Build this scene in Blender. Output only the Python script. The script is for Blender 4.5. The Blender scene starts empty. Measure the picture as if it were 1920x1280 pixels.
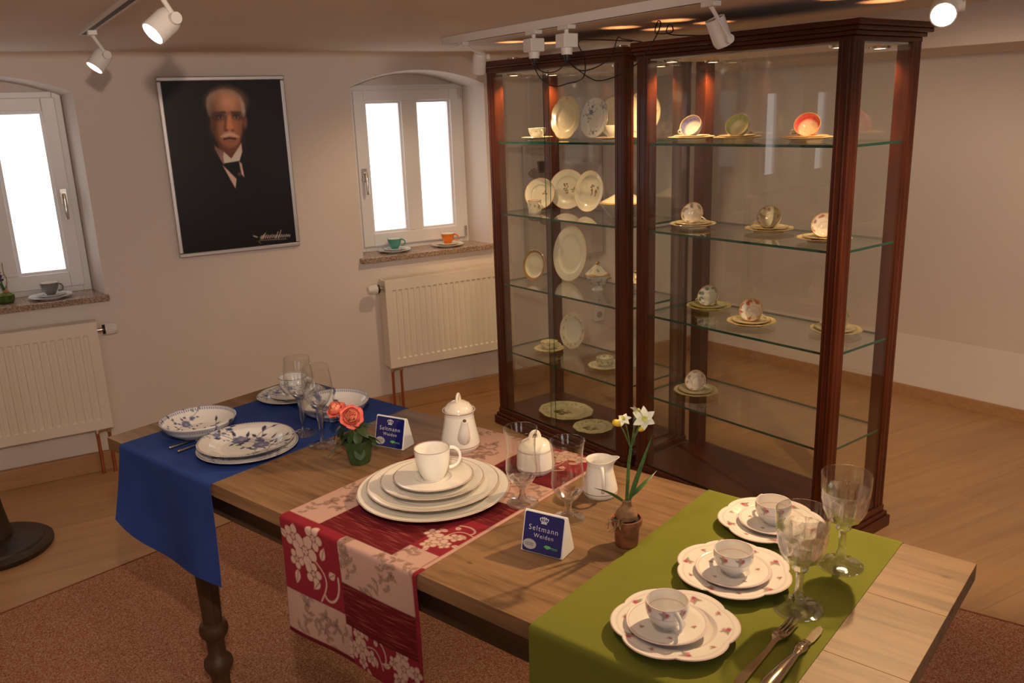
import bpy, math, random
import numpy as np
from mathutils import Vector, Matrix

random.seed(4); np.random.seed(4)
SC = bpy.context.scene
COL = SC.collection
PI = math.pi

# ------------------------------------------------------------------ camera
cam_d = bpy.data.cameras.new('camera'); cam = bpy.data.objects.new('camera', cam_d); COL.objects.link(cam)
cam_d.sensor_fit = 'HORIZONTAL'; cam_d.sensor_width = 36.0
cam_d.lens = 36.0 * 1605.06 / 1920.0
cam_d.clip_start = 0.05
_r = Vector((0.8753, -0.4826, -0.0352)); _f = Vector((0.4583, 0.8496, -0.2613))
_f.normalize(); _r = (_r - _f * _r.dot(_f)).normalized(); _u = _r.cross(_f)
cam.matrix_world = Matrix(((_r.x, _u.x, -_f.x, 0), (_r.y, _u.y, -_f.y, 0), (_r.z, _u.z, -_f.z, 1.6), (0, 0, 0, 1)))
SC.camera = cam

# ------------------------------------------------------------------ world, exposure
W = bpy.data.worlds.new('world'); SC.world = W; W.use_nodes = True
W.node_tree.nodes['Background'].inputs[0].default_value = (0.75, 0.85, 1.0, 1)
W.node_tree.nodes['Background'].inputs[1].default_value = 1.0
SC.view_settings.view_transform = 'Standard'; SC.view_settings.look = 'None'
SC.view_settings.gamma = 1.0; SC.view_settings.use_curve_mapping = False
SC.view_settings.exposure = 0.3
try:
    SC.cycles.transparent_max_bounces = 32
    SC.cycles.max_bounces = 14; SC.cycles.transmission_bounces = 12; SC.cycles.glossy_bounces = 6
    SC.cycles.sample_clamp_indirect = 4.0
    SC.cycles.caustics_refractive = False; SC.cycles.caustics_reflective = False
except Exception:
    pass
WARM = (1.0, 0.66, 0.37)
WARM2 = (1.0, 0.60, 0.28)

# ------------------------------------------------------------------ helpers
def lin(r, g, b):
    def c(v):
        v /= 255.0
        return v / 12.92 if v <= 0.04045 else ((v + 0.055) / 1.055) ** 2.4
    return (c(r), c(g), c(b))

class B:
    """collects faces for one mesh"""
    def __init__(s): s.v = []; s.f = []; s.m = []
    def add(s, vs, fs, m=0):
        o = len(s.v); s.v.extend([tuple(map(float, q)) for q in vs])
        s.f.extend([tuple(o + i for i in f) for f in fs]); s.m.extend([m] * len(fs)); return s
    def box(s, x0, x1, y0, y1, z0, z1, m=0):
        v = [(x, y, z) for z in (z0, z1) for y in (y0, y1) for x in (x0, x1)]
        return s.add(v, [(0, 2, 3, 1), (4, 5, 7, 6), (0, 1, 5, 4), (1, 3, 7, 5), (3, 2, 6, 7), (2, 0, 4, 6)], m)
    def prism(s, poly, z0, z1, m=0, axis='z'):
        n = len(poly)
        def P(a, b, c):
            return (a, b, c) if axis == 'z' else ((a, c, b) if axis == 'y' else (c, a, b))
        v = [P(a, b, z0) for a, b in poly] + [P(a, b, z1) for a, b in poly]
        f = [tuple(range(n))[::-1], tuple(range(n, 2 * n))] + [(i, (i + 1) % n, n + (i + 1) % n, n + i) for i in range(n)]
        return s.add(v, f, m)
    def lathe(s, prof, seg=48, m=0, off=(0, 0, 0), scale=None):
        base = len(s.v); rings = []
        for (r, z) in prof:
            if r < 1e-6:
                rings.append([len(s.v)]); s.v.append((off[0], off[1], off[2] + z))
            else:
                ids = []
                for k in range(seg):
                    a = 2 * PI * k / seg
                    q = scale(a, r, z) if scale else 1.0
                    ids.append(len(s.v)); s.v.append((off[0] + r * q * math.cos(a), off[1] + r * q * math.sin(a), off[2] + z))
                rings.append(ids)
        for A, C in zip(rings[:-1], rings[1:]):
            if len(A) == 1 and len(C) == 1: continue
            for k in range(seg):
                j = (k + 1) % seg
                if len(A) == 1: f = (A[0], C[j], C[k])
                elif len(C) == 1: f = (A[k], A[j], C[0])
                else: f = (A[k], A[j], C[j], C[k])
                s.f.append(f); s.m.append(m)
        return s
    def tube(s, pts, r, seg=10, m=0, caps=True, flat=1.0):
        pts = [Vector(q) for q in pts]; n = len(pts)
        rs = r if isinstance(r, (list, tuple)) else [r] * n
        T = []
        for i in range(n):
            t = pts[min(i + 1, n - 1)] - pts[max(i - 1, 0)]
            T.append(t.normalized() if t.length > 1e-9 else Vector((0, 0, 1)))
        ref = Vector((0, 0, 1)) if abs(T[0].z) < 0.9 else Vector((1, 0, 0))
        nrm = (ref - T[0] * ref.dot(T[0])).normalized()
        o = len(s.v)
        for i in range(n):
            nrm = (nrm - T[i] * nrm.dot(T[i])).normalized(); bn = T[i].cross(nrm)
            for k in range(seg):
                a = 2 * PI * k / seg
                s.v.append(tuple(pts[i] + nrm * (math.cos(a) * rs[i] * flat) + bn * (math.sin(a) * rs[i])))
        for i in range(n - 1):
            for k in range(seg):
                j = (k + 1) % seg
                s.f.append((o + i * seg + k, o + i * seg + j, o + (i + 1) * seg + j, o + (i + 1) * seg + k)); s.m.append(m)
        if caps:
            s.f.append(tuple(o + k for k in range(seg))[::-1]); s.m.append(m)
            s.f.append(tuple(o + (n - 1) * seg + k for k in range(seg))); s.m.append(m)
        return s
    def grid(s, fn, nu, nv, m=0):
        o = len(s.v)
        for j in range(nv + 1):
            for i in range(nu + 1): s.v.append(tuple(fn(i / nu, j / nv)))
        for j in range(nv):
            for i in range(nu):
                a = o + j * (nu + 1) + i; s.f.append((a, a + 1, a + nu + 2, a + nu + 1)); s.m.append(m)
        return s
    def xf(s, M):
        s.v = [tuple(M @ Vector(q)) for q in s.v]; return s

def mesh(name, b, mats, smooth=35):
    me = bpy.data.meshes.new(name); me.from_pydata(b.v, [], b.f)
    for mt in (mats if isinstance(mats, (list, tuple)) else [mats]): me.materials.append(mt)
    me.polygons.foreach_set('material_index', b.m)
    if smooth:
        me.polygons.foreach_set('use_smooth', [True] * len(b.f))
        try: me.set_sharp_from_angle(angle=math.radians(smooth))
        except Exception: pass
    me.update(); return me

def obj(name, b, mats, parent=None, loc=None, rot=None, smooth=35, bevel=0):
    me = b if isinstance(b, bpy.types.Mesh) else mesh(name, b, mats, smooth)
    o = bpy.data.objects.new(name, me); COL.objects.link(o)
    if parent: o.parent = parent
    if loc is not None: o.location = loc
    if rot is not None: o.rotation_euler = rot if isinstance(rot, (tuple, list)) else (0, 0, rot)
    if bevel:
        md = o.modifiers.new('bevel', 'BEVEL'); md.width = bevel; md.segments = 2; md.limit_method = 'ANGLE'; md.angle_limit = 0.6
    return o

def tag(o, label, cat, group=None):
    o['label'] = label; o['category'] = cat
    if group: o['group'] = group
    return o
def struct(o, label=None):
    o['kind'] = 'structure'
    if label: o['label'] = label
    return o
def empty(name, loc=(0, 0, 0), rot=(0, 0, 0)):
    e = bpy.data.objects.new(name, None); COL.objects.link(e); e.location = loc
    e.rotation_euler = rot if isinstance(rot, (tuple, list)) else (0, 0, rot); e.empty_display_size = 0.05
    return e
def thing(name, label, cat, loc=(0, 0, 0), rot=(0, 0, 0), group=None):
    return tag(empty(name, loc, rot), label, cat, group)

# ------------------------------------------------------------------ materials
def mat(name, col=(0.8, 0.8, 0.8), rough=0.5, metal=0.0, spec=0.5, coat=0.0, trans=0.0, ior=1.5, emit=None, estr=0.0):
    m = bpy.data.materials.new(name); m.use_nodes = True
    p = m.node_tree.nodes['Principled BSDF']
    p.inputs['Base Color'].default_value = (*col, 1); p.inputs['Roughness'].default_value = rough
    p.inputs['Metallic'].default_value = metal; p.inputs['Specular IOR Level'].default_value = spec
    p.inputs['Coat Weight'].default_value = coat; p.inputs['Transmission Weight'].default_value = trans; p.inputs['IOR'].default_value = ior
    if emit: p.inputs['Emission Color'].default_value = (*emit, 1); p.inputs['Emission Strength'].default_value = estr
    return m
def N(m, t, **kw):
    n = m.node_tree.nodes.new(t)
    for k, v in kw.items():
        if hasattr(n, k): setattr(n, k, v)
        else: n.inputs[k].default_value = v
    return n
def L(m, a, b): m.node_tree.links.new(a, b)
def P(m): return m.node_tree.nodes['Principled BSDF']
def ramp(m, stops):
    r = N(m, 'ShaderNodeValToRGB'); e = r.color_ramp.elements
    while len(e) < len(stops): e.new(0.5)
    for i, (pos, c) in enumerate(stops): e[i].position = pos; e[i].color = (*c, 1)
    return r
def bump(m, h, strength=0.2, dist=0.002):
    b = N(m, 'ShaderNodeBump'); b.inputs['Strength'].default_value = strength; b.inputs['Distance'].default_value = dist
    L(m, h, b.inputs['Height']); L(m, b.outputs[0], P(m).inputs['Normal'])
def coords(m, scale=(1, 1, 1), rot=(0, 0, 0), kind='Object'):
    t = N(m, 'ShaderNodeTexCoord'); mp = N(m, 'ShaderNodeMapping')
    mp.inputs['Scale'].default_value = scale; mp.inputs['Rotation'].default_value = rot
    L(m, t.outputs[kind], mp.inputs[0]); return mp.outputs[0]

def plaster(name, c1, c2):
    m = mat(name, c1, 0.9, spec=0.2); v = coords(m)
    n = N(m, 'ShaderNodeTexNoise', Scale=1.7, Detail=5.0); L(m, v, n.inputs['Vector'])
    r = ramp(m, [(0.3, c1), (0.75, c2)]); L(m, n.outputs[0], r.inputs[0]); L(m, r.outputs[0], P(m).inputs['Base Color'])
    f = N(m, 'ShaderNodeTexNoise', Scale=160.0, Detail=3.0); L(m, v, f.inputs['Vector']); bump(m, f.outputs[0], 0.15, 0.002)
    return m
M_WALL = plaster('plaster_wall', (0.78, 0.71, 0.66), (0.74, 0.67, 0.62))
M_CEIL = plaster('plaster_ceiling', (0.78, 0.69, 0.60), (0.74, 0.65, 0.56))
M_REVEAL = M_WALL

def wood(name, dark, mid, light, stretch=(1.2, 16, 16), rough=0.4, coat=0.0, scale=2.0, variation=0.0, bmp=0.1, spec=0.4):
    m = mat(name, mid, rough, coat=coat, spec=spec); v = coords(m, stretch)
    n = N(m, 'ShaderNodeTexNoise', Scale=scale, Detail=9.0, Distortion=0.7); n.inputs['Roughness'].default_value = 0.62
    L(m, v, n.inputs['Vector'])
    if variation:
        oi = N(m, 'ShaderNodeObjectInfo'); ad = N(m, 'ShaderNodeVectorMath', operation='ADD'); sc = N(m, 'ShaderNodeVectorMath', operation='SCALE')
        cb = N(m, 'ShaderNodeCombineXYZ'); L(m, oi.outputs['Random'], cb.inputs[0]); L(m, oi.outputs['Random'], cb.inputs[1])
        L(m, cb.outputs[0], sc.inputs[0]); sc.inputs['Scale'].default_value = 37.0
        L(m, v, ad.inputs[0]); L(m, sc.outputs[0], ad.inputs[1]); L(m, ad.outputs[0], n.inputs['Vector'])
    r = ramp(m, [(0.28, dark), (0.5, mid), (0.72, light)]); L(m, n.outputs[0], r.inputs[0])
    out = r.outputs[0]
    if variation:
        hs = N(m, 'ShaderNodeHueSaturation'); mr = N(m, 'ShaderNodeMapRange')
        mr.inputs['To Min'].default_value = 1 - variation; mr.inputs['To Max'].default_value = 1 + variation
        L(m, oi.outputs['Random'], mr.inputs[0]); L(m, mr.outputs[0], hs.inputs['Value']); L(m, out, hs.inputs['Color']); out = hs.outputs[0]
    L(m, out, P(m).inputs['Base Color'])
    if bmp: bump(m, n.outputs[0], bmp, 0.002)
    return m
M_FLOOR = wood('laminate_board', (0.38, 0.21, 0.098), (0.44, 0.255, 0.122), (0.49, 0.292, 0.145), (1.0, 14, 14), 0.36, scale=1.6, variation=0.06, bmp=0.02)
M_BASE = wood('skirting_wood', (0.36, 0.19, 0.085), (0.43, 0.235, 0.11), (0.47, 0.27, 0.13), (1.5, 18, 18), 0.45, bmp=0.03)
M_MAHOG = wood('mahogany', (0.040, 0.008, 0.003), (0.075, 0.016, 0.005), (0.115, 0.026, 0.008), (9, 9, 1.0), 0.30, coat=0.08, scale=2.2, bmp=0.03)
M_MAHOG_H = wood('mahogany_lying', (0.040, 0.008, 0.003), (0.075, 0.016, 0.005), (0.115, 0.026, 0.008), (1.0, 9, 9), 0.30, coat=0.08, scale=2.2, bmp=0.03)
M_DARKWOOD = wood('dark_stained_wood', (0.018, 0.010, 0.006), (0.035, 0.020, 0.011), (0.055, 0.032, 0.018), (8, 8, 1.0), 0.5, scale=2.0)

def tabletop():
    m = wood('worn_pine', (0.115, 0.062, 0.028), (0.245, 0.143, 0.070), (0.325, 0.196, 0.098), (1.1, 15, 15), 0.52, scale=2.6, variation=0.02, bmp=0.18)
    # knots, dents and dark old marks
    v = coords(m, (1.0, 1.8, 1)); vo = N(m, 'ShaderNodeTexVoronoi', Scale=7.0); L(m, v, vo.inputs['Vector'])
    r = ramp(m, [(0.0, (0.25, 0.25, 0.25)), (0.045, (0.55, 0.5, 0.45)), (0.075, (1, 1, 1))]); L(m, vo.outputs['Distance'], r.inputs[0])
    big = N(m, 'ShaderNodeTexNoise', Scale=3.2, Detail=4.0); L(m, v, big.inputs['Vector'])
    r2 = ramp(m, [(0.3, (0.66, 0.64, 0.62)), (0.7, (1.05, 1.02, 1.0))]); L(m, big.outputs[0], r2.inputs[0])
    src = P(m).inputs['Base Color'].links[0].from_socket
    a = N(m, 'ShaderNodeMix', data_type='RGBA', blend_type='MULTIPLY'); a.inputs[0].default_value = 0.8
    L(m, src, a.inputs[6]); L(m, r.outputs[0], a.inputs[7])
    c = N(m, 'ShaderNodeMix', data_type='RGBA', blend_type='MULTIPLY'); c.inputs[0].default_value = 0.9
    L(m, a.outputs[2], c.inputs[6]); L(m, r2.outputs[0], c.inputs[7]); L(m, c.outputs[2], P(m).inputs['Base Color'])
    return m
M_TABLE = tabletop()

def carpet():
    m = mat('speckled_carpet', (0.3, 0.12, 0.06), 0.95, spec=0.1); v = coords(m)
    n = N(m, 'ShaderNodeTexNoise', Scale=210.0, Detail=3.0); n.inputs['Roughness'].default_value = 0.75; L(m, v, n.inputs['Vector'])
    r = ramp(m, [(0.30, (0.14, 0.042, 0.018)), (0.46, (0.36, 0.14, 0.068)), (0.55, (0.43, 0.24, 0.15)), (0.72, (0.62, 0.50, 0.40))]); L(m, n.outputs[0], r.inputs[0])
    L(m, r.outputs[0], P(m).inputs['Base Color']); bump(m, n.outputs[0], 0.6, 0.004); return m
M_CARPET = carpet()
M_BIND = mat('carpet_binding', (0.20, 0.06, 0.03), 0.9)

def granite():
    m = mat('speckled_granite', (0.4, 0.3, 0.25), 0.25); v = coords(m)
    vo = N(m, 'ShaderNodeTexVoronoi', Scale=230.0); L(m, v, vo.inputs['Vector'])
    n = N(m, 'ShaderNodeTexNoise', Scale=120.0, Detail=4.0); L(m, v, n.inputs['Vector'])
    r = ramp(m, [(0.0, (0.05, 0.04, 0.035)), (0.35, (0.20, 0.13, 0.09)), (0.55, (0.42, 0.30, 0.22)), (0.9, (0.60, 0.50, 0.42))])
    mx = N(m, 'ShaderNodeMix', data_type='RGBA'); mx.inputs[0].default_value = 0.5
    L(m, vo.outputs['Color'], mx.inputs[6]); L(m, n.outputs[0], mx.inputs[7])
    bw = N(m, 'ShaderNodeRGBToBW'); L(m, mx.outputs[2], bw.inputs[0]); L(m, bw.outputs[0], r.inputs[0]); L(m, r.outputs[0], P(m).inputs['Base Color']); return m
M_GRANITE = granite()
M_WHITE = mat('white_upvc', (0.80, 0.80, 0.82), 0.35)
M_LACQ = mat('cream_radiator_enamel', (0.84, 0.77, 0.67), 0.4)
M_LAMPW = mat('white_lamp_metal', (0.80, 0.78, 0.76), 0.4)
M_TRACK = mat('track_slot_black', (0.015, 0.014, 0.014), 0.5)
M_CHROME = mat('steel', (0.62, 0.58, 0.52), 0.18, metal=1.0)
M_ALU = mat('brushed_aluminium', (0.55, 0.53, 0.51), 0.38, metal=0.9)
M_BLACK = mat('black_plastic', (0.012, 0.012, 0.012), 0.45)
M_COPPER = mat('copper_pipe', (0.42, 0.13, 0.06), 0.35, metal=0.7)
M_PORC = mat('white_porcelain', (0.80, 0.79, 0.76), 0.12, coat=0.3)
M_PORCW = mat('cream_porcelain', (0.80, 0.75, 0.64), 0.12, coat=0.3)
M_REDLINE = mat('brown_red_line', (0.22, 0.055, 0.035), 0.2)
M_GOLD = mat('gilded_line', (0.45, 0.27, 0.09), 0.3, metal=0.6)
M_DSTEEL = mat('dull_steel', (.30, .29, .28), .3, metal=1.0)
M_SILVERC = mat('warm_steel', (0.72, 0.60, 0.44), 0.14, metal=1.0)

def fabric(name, c1, c2, sc=900.0):
    m = mat(name, c1, 0.9, spec=0.15); v = coords(m)
    n = N(m, 'ShaderNodeTexNoise', Scale=9.0, Detail=4.0); L(m, v, n.inputs['Vector'])
    r = ramp(m, [(0.3, c1), (0.7, c2)]); L(m, n.outputs[0], r.inputs[0]); L(m, r.outputs[0], P(m).inputs['Base Color'])
    f = N(m, 'ShaderNodeTexNoise', Scale=sc, Detail=2.0); L(m, v, f.inputs['Vector']); bump(m, f.outputs[0], 0.12, 0.0006); return m
M_BLUE = fabric('blue_cotton', (0.022, 0.050, 0.22), (0.030, 0.065, 0.26))
M_GREEN = fabric('green_cotton', (0.158, 0.172, 0.024), (0.178, 0.194, 0.03))

def painted(name, rough=0.15, coat=0.3, spec=0.5):
    m = mat(name, (1, 1, 1), rough, coat=coat, spec=spec)
    a = N(m, 'ShaderNodeAttribute'); a.attribute_name = 'Col'; L(m, a.outputs['Color'], P(m).inputs['Base Color']); return m
M_PAINTP = painted('painted_porcelain')
M_PAINTC = painted('printed_cloth', 0.9, 0.0, 0.15)
M_PAINTPIC = painted('printed_paper', 0.35, 0.0, 0.3)

def thin_glass(name, tint=(0.975, 0.985, 0.975), f0=0.045, rough=0.0, power=5.0):
    m = bpy.data.materials.new(name); m.use_nodes = True; nt = m.node_tree; nt.nodes.clear()
    out = nt.nodes.new('ShaderNodeOutputMaterial'); t = nt.nodes.new('ShaderNodeBsdfTransparent'); g = nt.nodes.new('ShaderNodeBsdfGlossy')
    t.inputs[0].default_value = (*tint, 1); g.inputs['Roughness'].default_value = rough; g.inputs[0].default_value = (1, 1, 1, 1)
    lw = nt.nodes.new('ShaderNodeLayerWeight'); lw.inputs['Blend'].default_value = 0.5
    pw = nt.nodes.new('ShaderNodeMath'); pw.operation = 'POWER'; pw.inputs[1].default_value = power
    ma = nt.nodes.new('ShaderNodeMath'); ma.operation = 'MULTIPLY_ADD'; ma.inputs[1].default_value = 0.9; ma.inputs[2].default_value = f0
    mx = nt.nodes.new('ShaderNodeMixShader')
    k = nt.links.new
    k(lw.outputs['Facing'], pw.inputs[0]); k(pw.outputs[0], ma.inputs[0]); k(ma.outputs[0], mx.inputs[0])
    k(t.outputs[0], mx.inputs[1]); k(g.outputs[0], mx.inputs[2]); k(mx.outputs[0], out.inputs[0]); return m
M_PANE = thin_glass('clear_pane')
M_SHELF = thin_glass('shelf_glass', (0.95, 0.97, 0.945), 0.07)
M_EDGE = mat('green_glass_edge', (0.012, 0.085, 0.058), 0.1)
M_DRINK = thin_glass('drinking_glass', (0.975, 0.975, 0.97), 0.03, 0.015, 4.0)
M_CUT = thin_glass('cut_crystal', (0.93, 0.935, 0.93), 0.07, 0.015, 3.0)
def crystal(name, k):
    m = bpy.data.materials.new(name); m.use_nodes = True; nt = m.node_tree; nt.nodes.clear()
    out = nt.nodes.new('ShaderNodeOutputMaterial'); g = nt.nodes.new('ShaderNodeBsdfGlass'); t = nt.nodes.new('ShaderNodeBsdfTransparent'); mx = nt.nodes.new('ShaderNodeMixShader')
    g.inputs['IOR'].default_value = 1.5; g.inputs['Roughness'].default_value = 0.0; mx.inputs[0].default_value = k
    t.inputs[0].default_value = (0.97, 0.97, 0.96, 1)
    nt.links.new(g.outputs[0], mx.inputs[1]); nt.links.new(t.outputs[0], mx.inputs[2]); nt.links.new(mx.outputs[0], out.inputs[0]); return m
M_CRYSTAL = crystal('lead_crystal', .38); M_FOOT = thin_glass('crystal_foot', (0.955, 0.955, 0.95), 0.09, 0.02, 2.5)
def emis(name, col, s):
    m = bpy.data.materials.new(name); m.use_nodes = True; nt = m.node_tree; nt.nodes.clear()
    out = nt.nodes.new('ShaderNodeOutputMaterial'); e = nt.nodes.new('ShaderNodeEmission'); e.inputs[0].default_value = (*col, 1); e.inputs[1].default_value = s
    nt.links.new(e.outputs[0], out.inputs[0]); return m
M_DAY = emis('daylit_frosted_pane', (1.0, 0.98, 0.97), 1.5)
M_DAY2 = emis('daylight_fill_pane', (0.92, 0.96, 1.0), 3.0)  # glow of the added back-wall windows, cool fill light
M_BULB = emis('lit_halogen', (1.0, 0.86, 0.66), 22.0)
M_PUCK = emis('lit_puck_lens', (1.0, 0.80, 0.48), 14.0)

# ------------------------------------------------------------------ painting on vertices
def sstep(d, soft): return np.clip(0.5 - d / (2 * soft), 0, 1)
class Art:
    """colours a set of points (X, Y) with soft shapes"""
    def __init__(s, X, Y, base, soft=0.001):
        s.X = np.asarray(X, float); s.Y = np.asarray(Y, float); s.soft = soft
        s.C = np.tile(np.array(base, float), (len(s.X), 1))
    def put(s, a, col): s.C = s.C * (1 - a[:, None]) + np.array(col)[None] * a[:, None]; return s
    def ell(s, cx, cy, rx, ry, ang, col, op=1.0, soft=None):
        c, n = math.cos(ang), math.sin(ang); x = s.X - cx; y = s.Y - cy
        u = (x * c + y * n) / rx; v = (-x * n + y * c) / ry
        d = (np.sqrt(u * u + v * v) - 1) * min(rx, ry); return s.put(op * sstep(d, soft or s.soft), col)
    def ring(s, cx, cy, r, w, col, op=1.0, rr=None):
        d = np.abs((rr if rr is not None else np.hypot(s.X - cx, s.Y - cy)) - r) - w / 2; return s.put(op * sstep(d, s.soft), col)
    def line(s, pts, w, col, op=1.0, soft=None):
        d = np.full(len(s.X), 1e9)
        for (x0, y0), (x1, y1) in zip(pts[:-1], pts[1:]):
            dx, dy = x1 - x0, y1 - y0; q = dx * dx + dy * dy + 1e-12
            t = np.clip(((s.X - x0) * dx + (s.Y - y0) * dy) / q, 0, 1); d = np.minimum(d, np.hypot(s.X - x0 - t * dx, s.Y - y0 - t * dy))
        return s.put(op * sstep(d - w / 2, soft or s.soft), col)
    def poly(s, pts, col, op=1.0, soft=None):
        ins = np.zeros(len(s.X), bool); d = np.full(len(s.X), 1e9); n = len(pts)
        for i in range(n):
            (x0, y0), (x1, y1) = pts[i], pts[(i + 1) % n]
            if y0 != y1:
                c = ((y0 > s.Y) != (y1 > s.Y)) & (s.X < (x1 - x0) * (s.Y - y0) / (y1 - y0) + x0); ins ^= c
            dx, dy = x1 - x0, y1 - y0; q = dx * dx + dy * dy + 1e-12
            t = np.clip(((s.X - x0) * dx + (s.Y - y0) * dy) / q, 0, 1); d = np.minimum(d, np.hypot(s.X - x0 - t * dx, s.Y - y0 - t * dy))
        return s.put(op * sstep(np.where(ins, -d, d), soft or s.soft), col)
    def leaf(s, x, y, ang, ln, wd, col, op=1.0):
        pts = []
        for k in range(9): t = k / 8; pts.append((t * ln, wd * math.sin(PI * t ** 0.8)))
        pts += [(a, -b) for a, b in pts[::-1][1:-1]]
        c, n = math.cos(ang), math.sin(ang)
        return s.poly([(x + a * c - b * n, y + a * n + b * c) for a, b in pts], col, op)
    def blossom(s, x, y, r, col, mid, petals=6, dark=None):
        for k in range(petals):
            a = 2 * PI * k / petals
            s.ell(x + 0.55 * r * math.cos(a), y + 0.55 * r * math.sin(a), 0.5 * r, 0.36 * r, a, col)
            if dark: s.line([(x, y), (x + 0.9 * r * math.cos(a + PI / petals), y + 0.9 * r * math.sin(a + PI / petals))], r * 0.1, dark)
        return s.ell(x, y, 0.28 * r, 0.28 * r, 0, mid)
def setcol(me, C):
    at = me.attributes.new('Col', 'FLOAT_COLOR', 'POINT')
    out = np.ones((len(me.vertices), 4), np.float32); out[:, :3] = np.clip(C, 0, 1); at.data.foreach_set('color', out.ravel())
def cos(me):
    a = np.empty(len(me.vertices) * 3, np.float32); me.vertices.foreach_get('co', a); return a.reshape(-1, 3).astype(float)

# ------------------------------------------------------------------ layout frames
CO = Vector((1.962, 3.799, 0)); CA = -1.4140
UC = Vector((math.cos(CA), math.sin(CA), 0)); NC = Vector((-math.sin(CA), math.cos(CA), 0))
TO = Vector((0.063, 2.481, 0)); TA = -1.1934
UT = Vector((math.cos(TA), math.sin(TA), 0)); NT = Vector((-math.sin(TA), math.cos(TA), 0))
TH = 0.770; TL = 2.024; TW = 0.634
YW = 4.328
def TP(u, v, h=0.0): return TO + UT * u + NT * v + Vector((0, 0, TH + h))
def CP(u, v, z): return CO + UC * u + NC * v + Vector((0, 0, z))
CLOTH = 0.0016

# ------------------------------------------------------------------ room shell
ZC = 1.905
XL, YB = -3.1, -1.6
RW0 = Vector((3.768, YW, 0)); RWD = Vector((0.364, -1.903, 0)).normalized(); RWN = Vector((RWD.y, -RWD.x, 0))   # right wall line, normal into room
if RWN.x > 0: RWN = -RWN
def rw_at(y): t = (y - YW) / RWD.y; return RW0 + RWD * t
XR_B = rw_at(YB).x

def floor():
    b = B(); b.add([(XL, YB, -0.02), (XR_B + .05, YB, -0.02), (RW0.x + .05, YW + .02, -0.02), (XL, YW + .02, -0.02)], [(0, 1, 2, 3)])
    f = struct(obj('floor', b, M_FLOOR, smooth=0), 'light beech laminate floor laid in long boards')
    bw, bl, gap = 0.193, 1.28, 0.0003
    y = YW - 0.012; row = 0
    cache = {}
    while y > YB:
        x = XL - random.random() * 0.9
        while x < 4.9:
            x0, x1 = max(x, XL), min(x + bl, 4.9)
            lim = rw_at(max(y - bw, YB)).x + 0.02
            x1 = min(x1, lim)
            if x1 - x0 > 0.05:
                key = (round(x1 - x0, 2))
                if key not in cache:
                    q = B(); w = key / 2; h = bw / 2; e = 0.0007
                    v = [(-w + gap, -h + gap, -0.018), (w - gap, -h + gap, -0.018), (w - gap, h - gap, -0.018), (-w + gap, h - gap, -0.018),
                         (-w + gap, -h + gap, -e), (w - gap, -h + gap, -e), (w - gap, h - gap, -e), (-w + gap, h - gap, -e),
                         (-w + gap + e, -h + gap + e, 0), (w - gap - e, -h + gap + e, 0), (w - gap - e, h - gap - e, 0), (-w + gap + e, h - gap - e, 0)]
                    q.add(v, [(0, 1, 5, 4), (1, 2, 6, 5), (2, 3, 7, 6), (3, 0, 4, 7), (4, 5, 9, 8), (5, 6, 10, 9), (6, 7, 11, 10), (7, 4, 8, 11), (8, 9, 10, 11)])
                    cache[key] = mesh('floor_board', q, M_FLOOR, 0)
                obj('floor_board', cache[key], None, f, ((x0 + x1) / 2, y - bw / 2, 0))
            x += bl
        y -= bw; row += 1
floor()

def wall_left():
    """window wall with two niches under segmental arches"""
    b = B(); ops = []
    for (x0, x1, zs) in ((-2.56, -1.80, 0.838), (-0.555, 0.205, 0.838), (1.458, 2.218, 0.866)):
        ops.append((x0, x1, zs))
    spring, rise, dep = 1.742, 0.075, 0.205
    def arch(t): return spring + rise * (1 - (2 * t - 1) ** 2)
    xs = XL - .2; top = ZC + .1
    def q(x0, x1, z0, z1, y=YW): b.add([(x0, y, z0), (x1, y, z0), (x1, y, z1), (x0, y, z1)], [(0, 1, 2, 3)])
    n = 24
    for (x0, x1, zs) in ops:
        q(xs, x0, 0, top); q(x0, x1, 0, zs)
        ins = 0.045
        def F(t): return (x0 + (x1 - x0) * t, YW)
        def K(t): return (x0 + ins + (x1 - x0 - 2 * ins) * t, YW + dep)
        for i in range(n):
            t0, t1 = i / n, (i + 1) / n
            b.add([(*F(t0), arch(t0)), (*F(t1), arch(t1)), (*F(t1), top), (*F(t0), top)], [(0, 1, 2, 3)])
            b.add([(*F(t0), arch(t0)), (*F(t1), arch(t1)), (*K(t1), arch(t1) - .012), (*K(t0), arch(t0) - .012)], [(3, 2, 1, 0)])
        for t in (0, 1):
            b.add([(*F(t), zs), (*F(t), arch(t)), (*K(t), arch(t) - .012), (*K(t), zs)], [(0, 1, 2, 3)])
        # tympanum and strip behind the window frame
        for i in range(n):
            t0, t1 = i / n, (i + 1) / n
            b.add([(K(t0)[0], YW + dep, 1.735), (K(t1)[0], YW + dep, 1.735), (K(t1)[0], YW + dep, arch(t1) - .012), (K(t0)[0], YW + dep, arch(t0) - .012)], [(0, 1, 2, 3)])
        b.add([(*F(0), zs), (*F(1), zs), (x1 - ins, YW + dep + .06, zs), (x0 + ins, YW + dep + .06, zs)], [(0, 1, 2, 3)])
        xs = x1
    q(xs, RW0.x + .05, 0, top)
    # outer leaf so that no light leaks round the frames
    b.box(XL - .2, RW0.x + .3, YW + 0.30, YW + 0.34, -.05, top)
    o = struct(obj('wall_left', b, M_WALL, smooth=0), 'off-white plastered wall with two arched window niches')
    return ops
OPS = wall_left()

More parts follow.
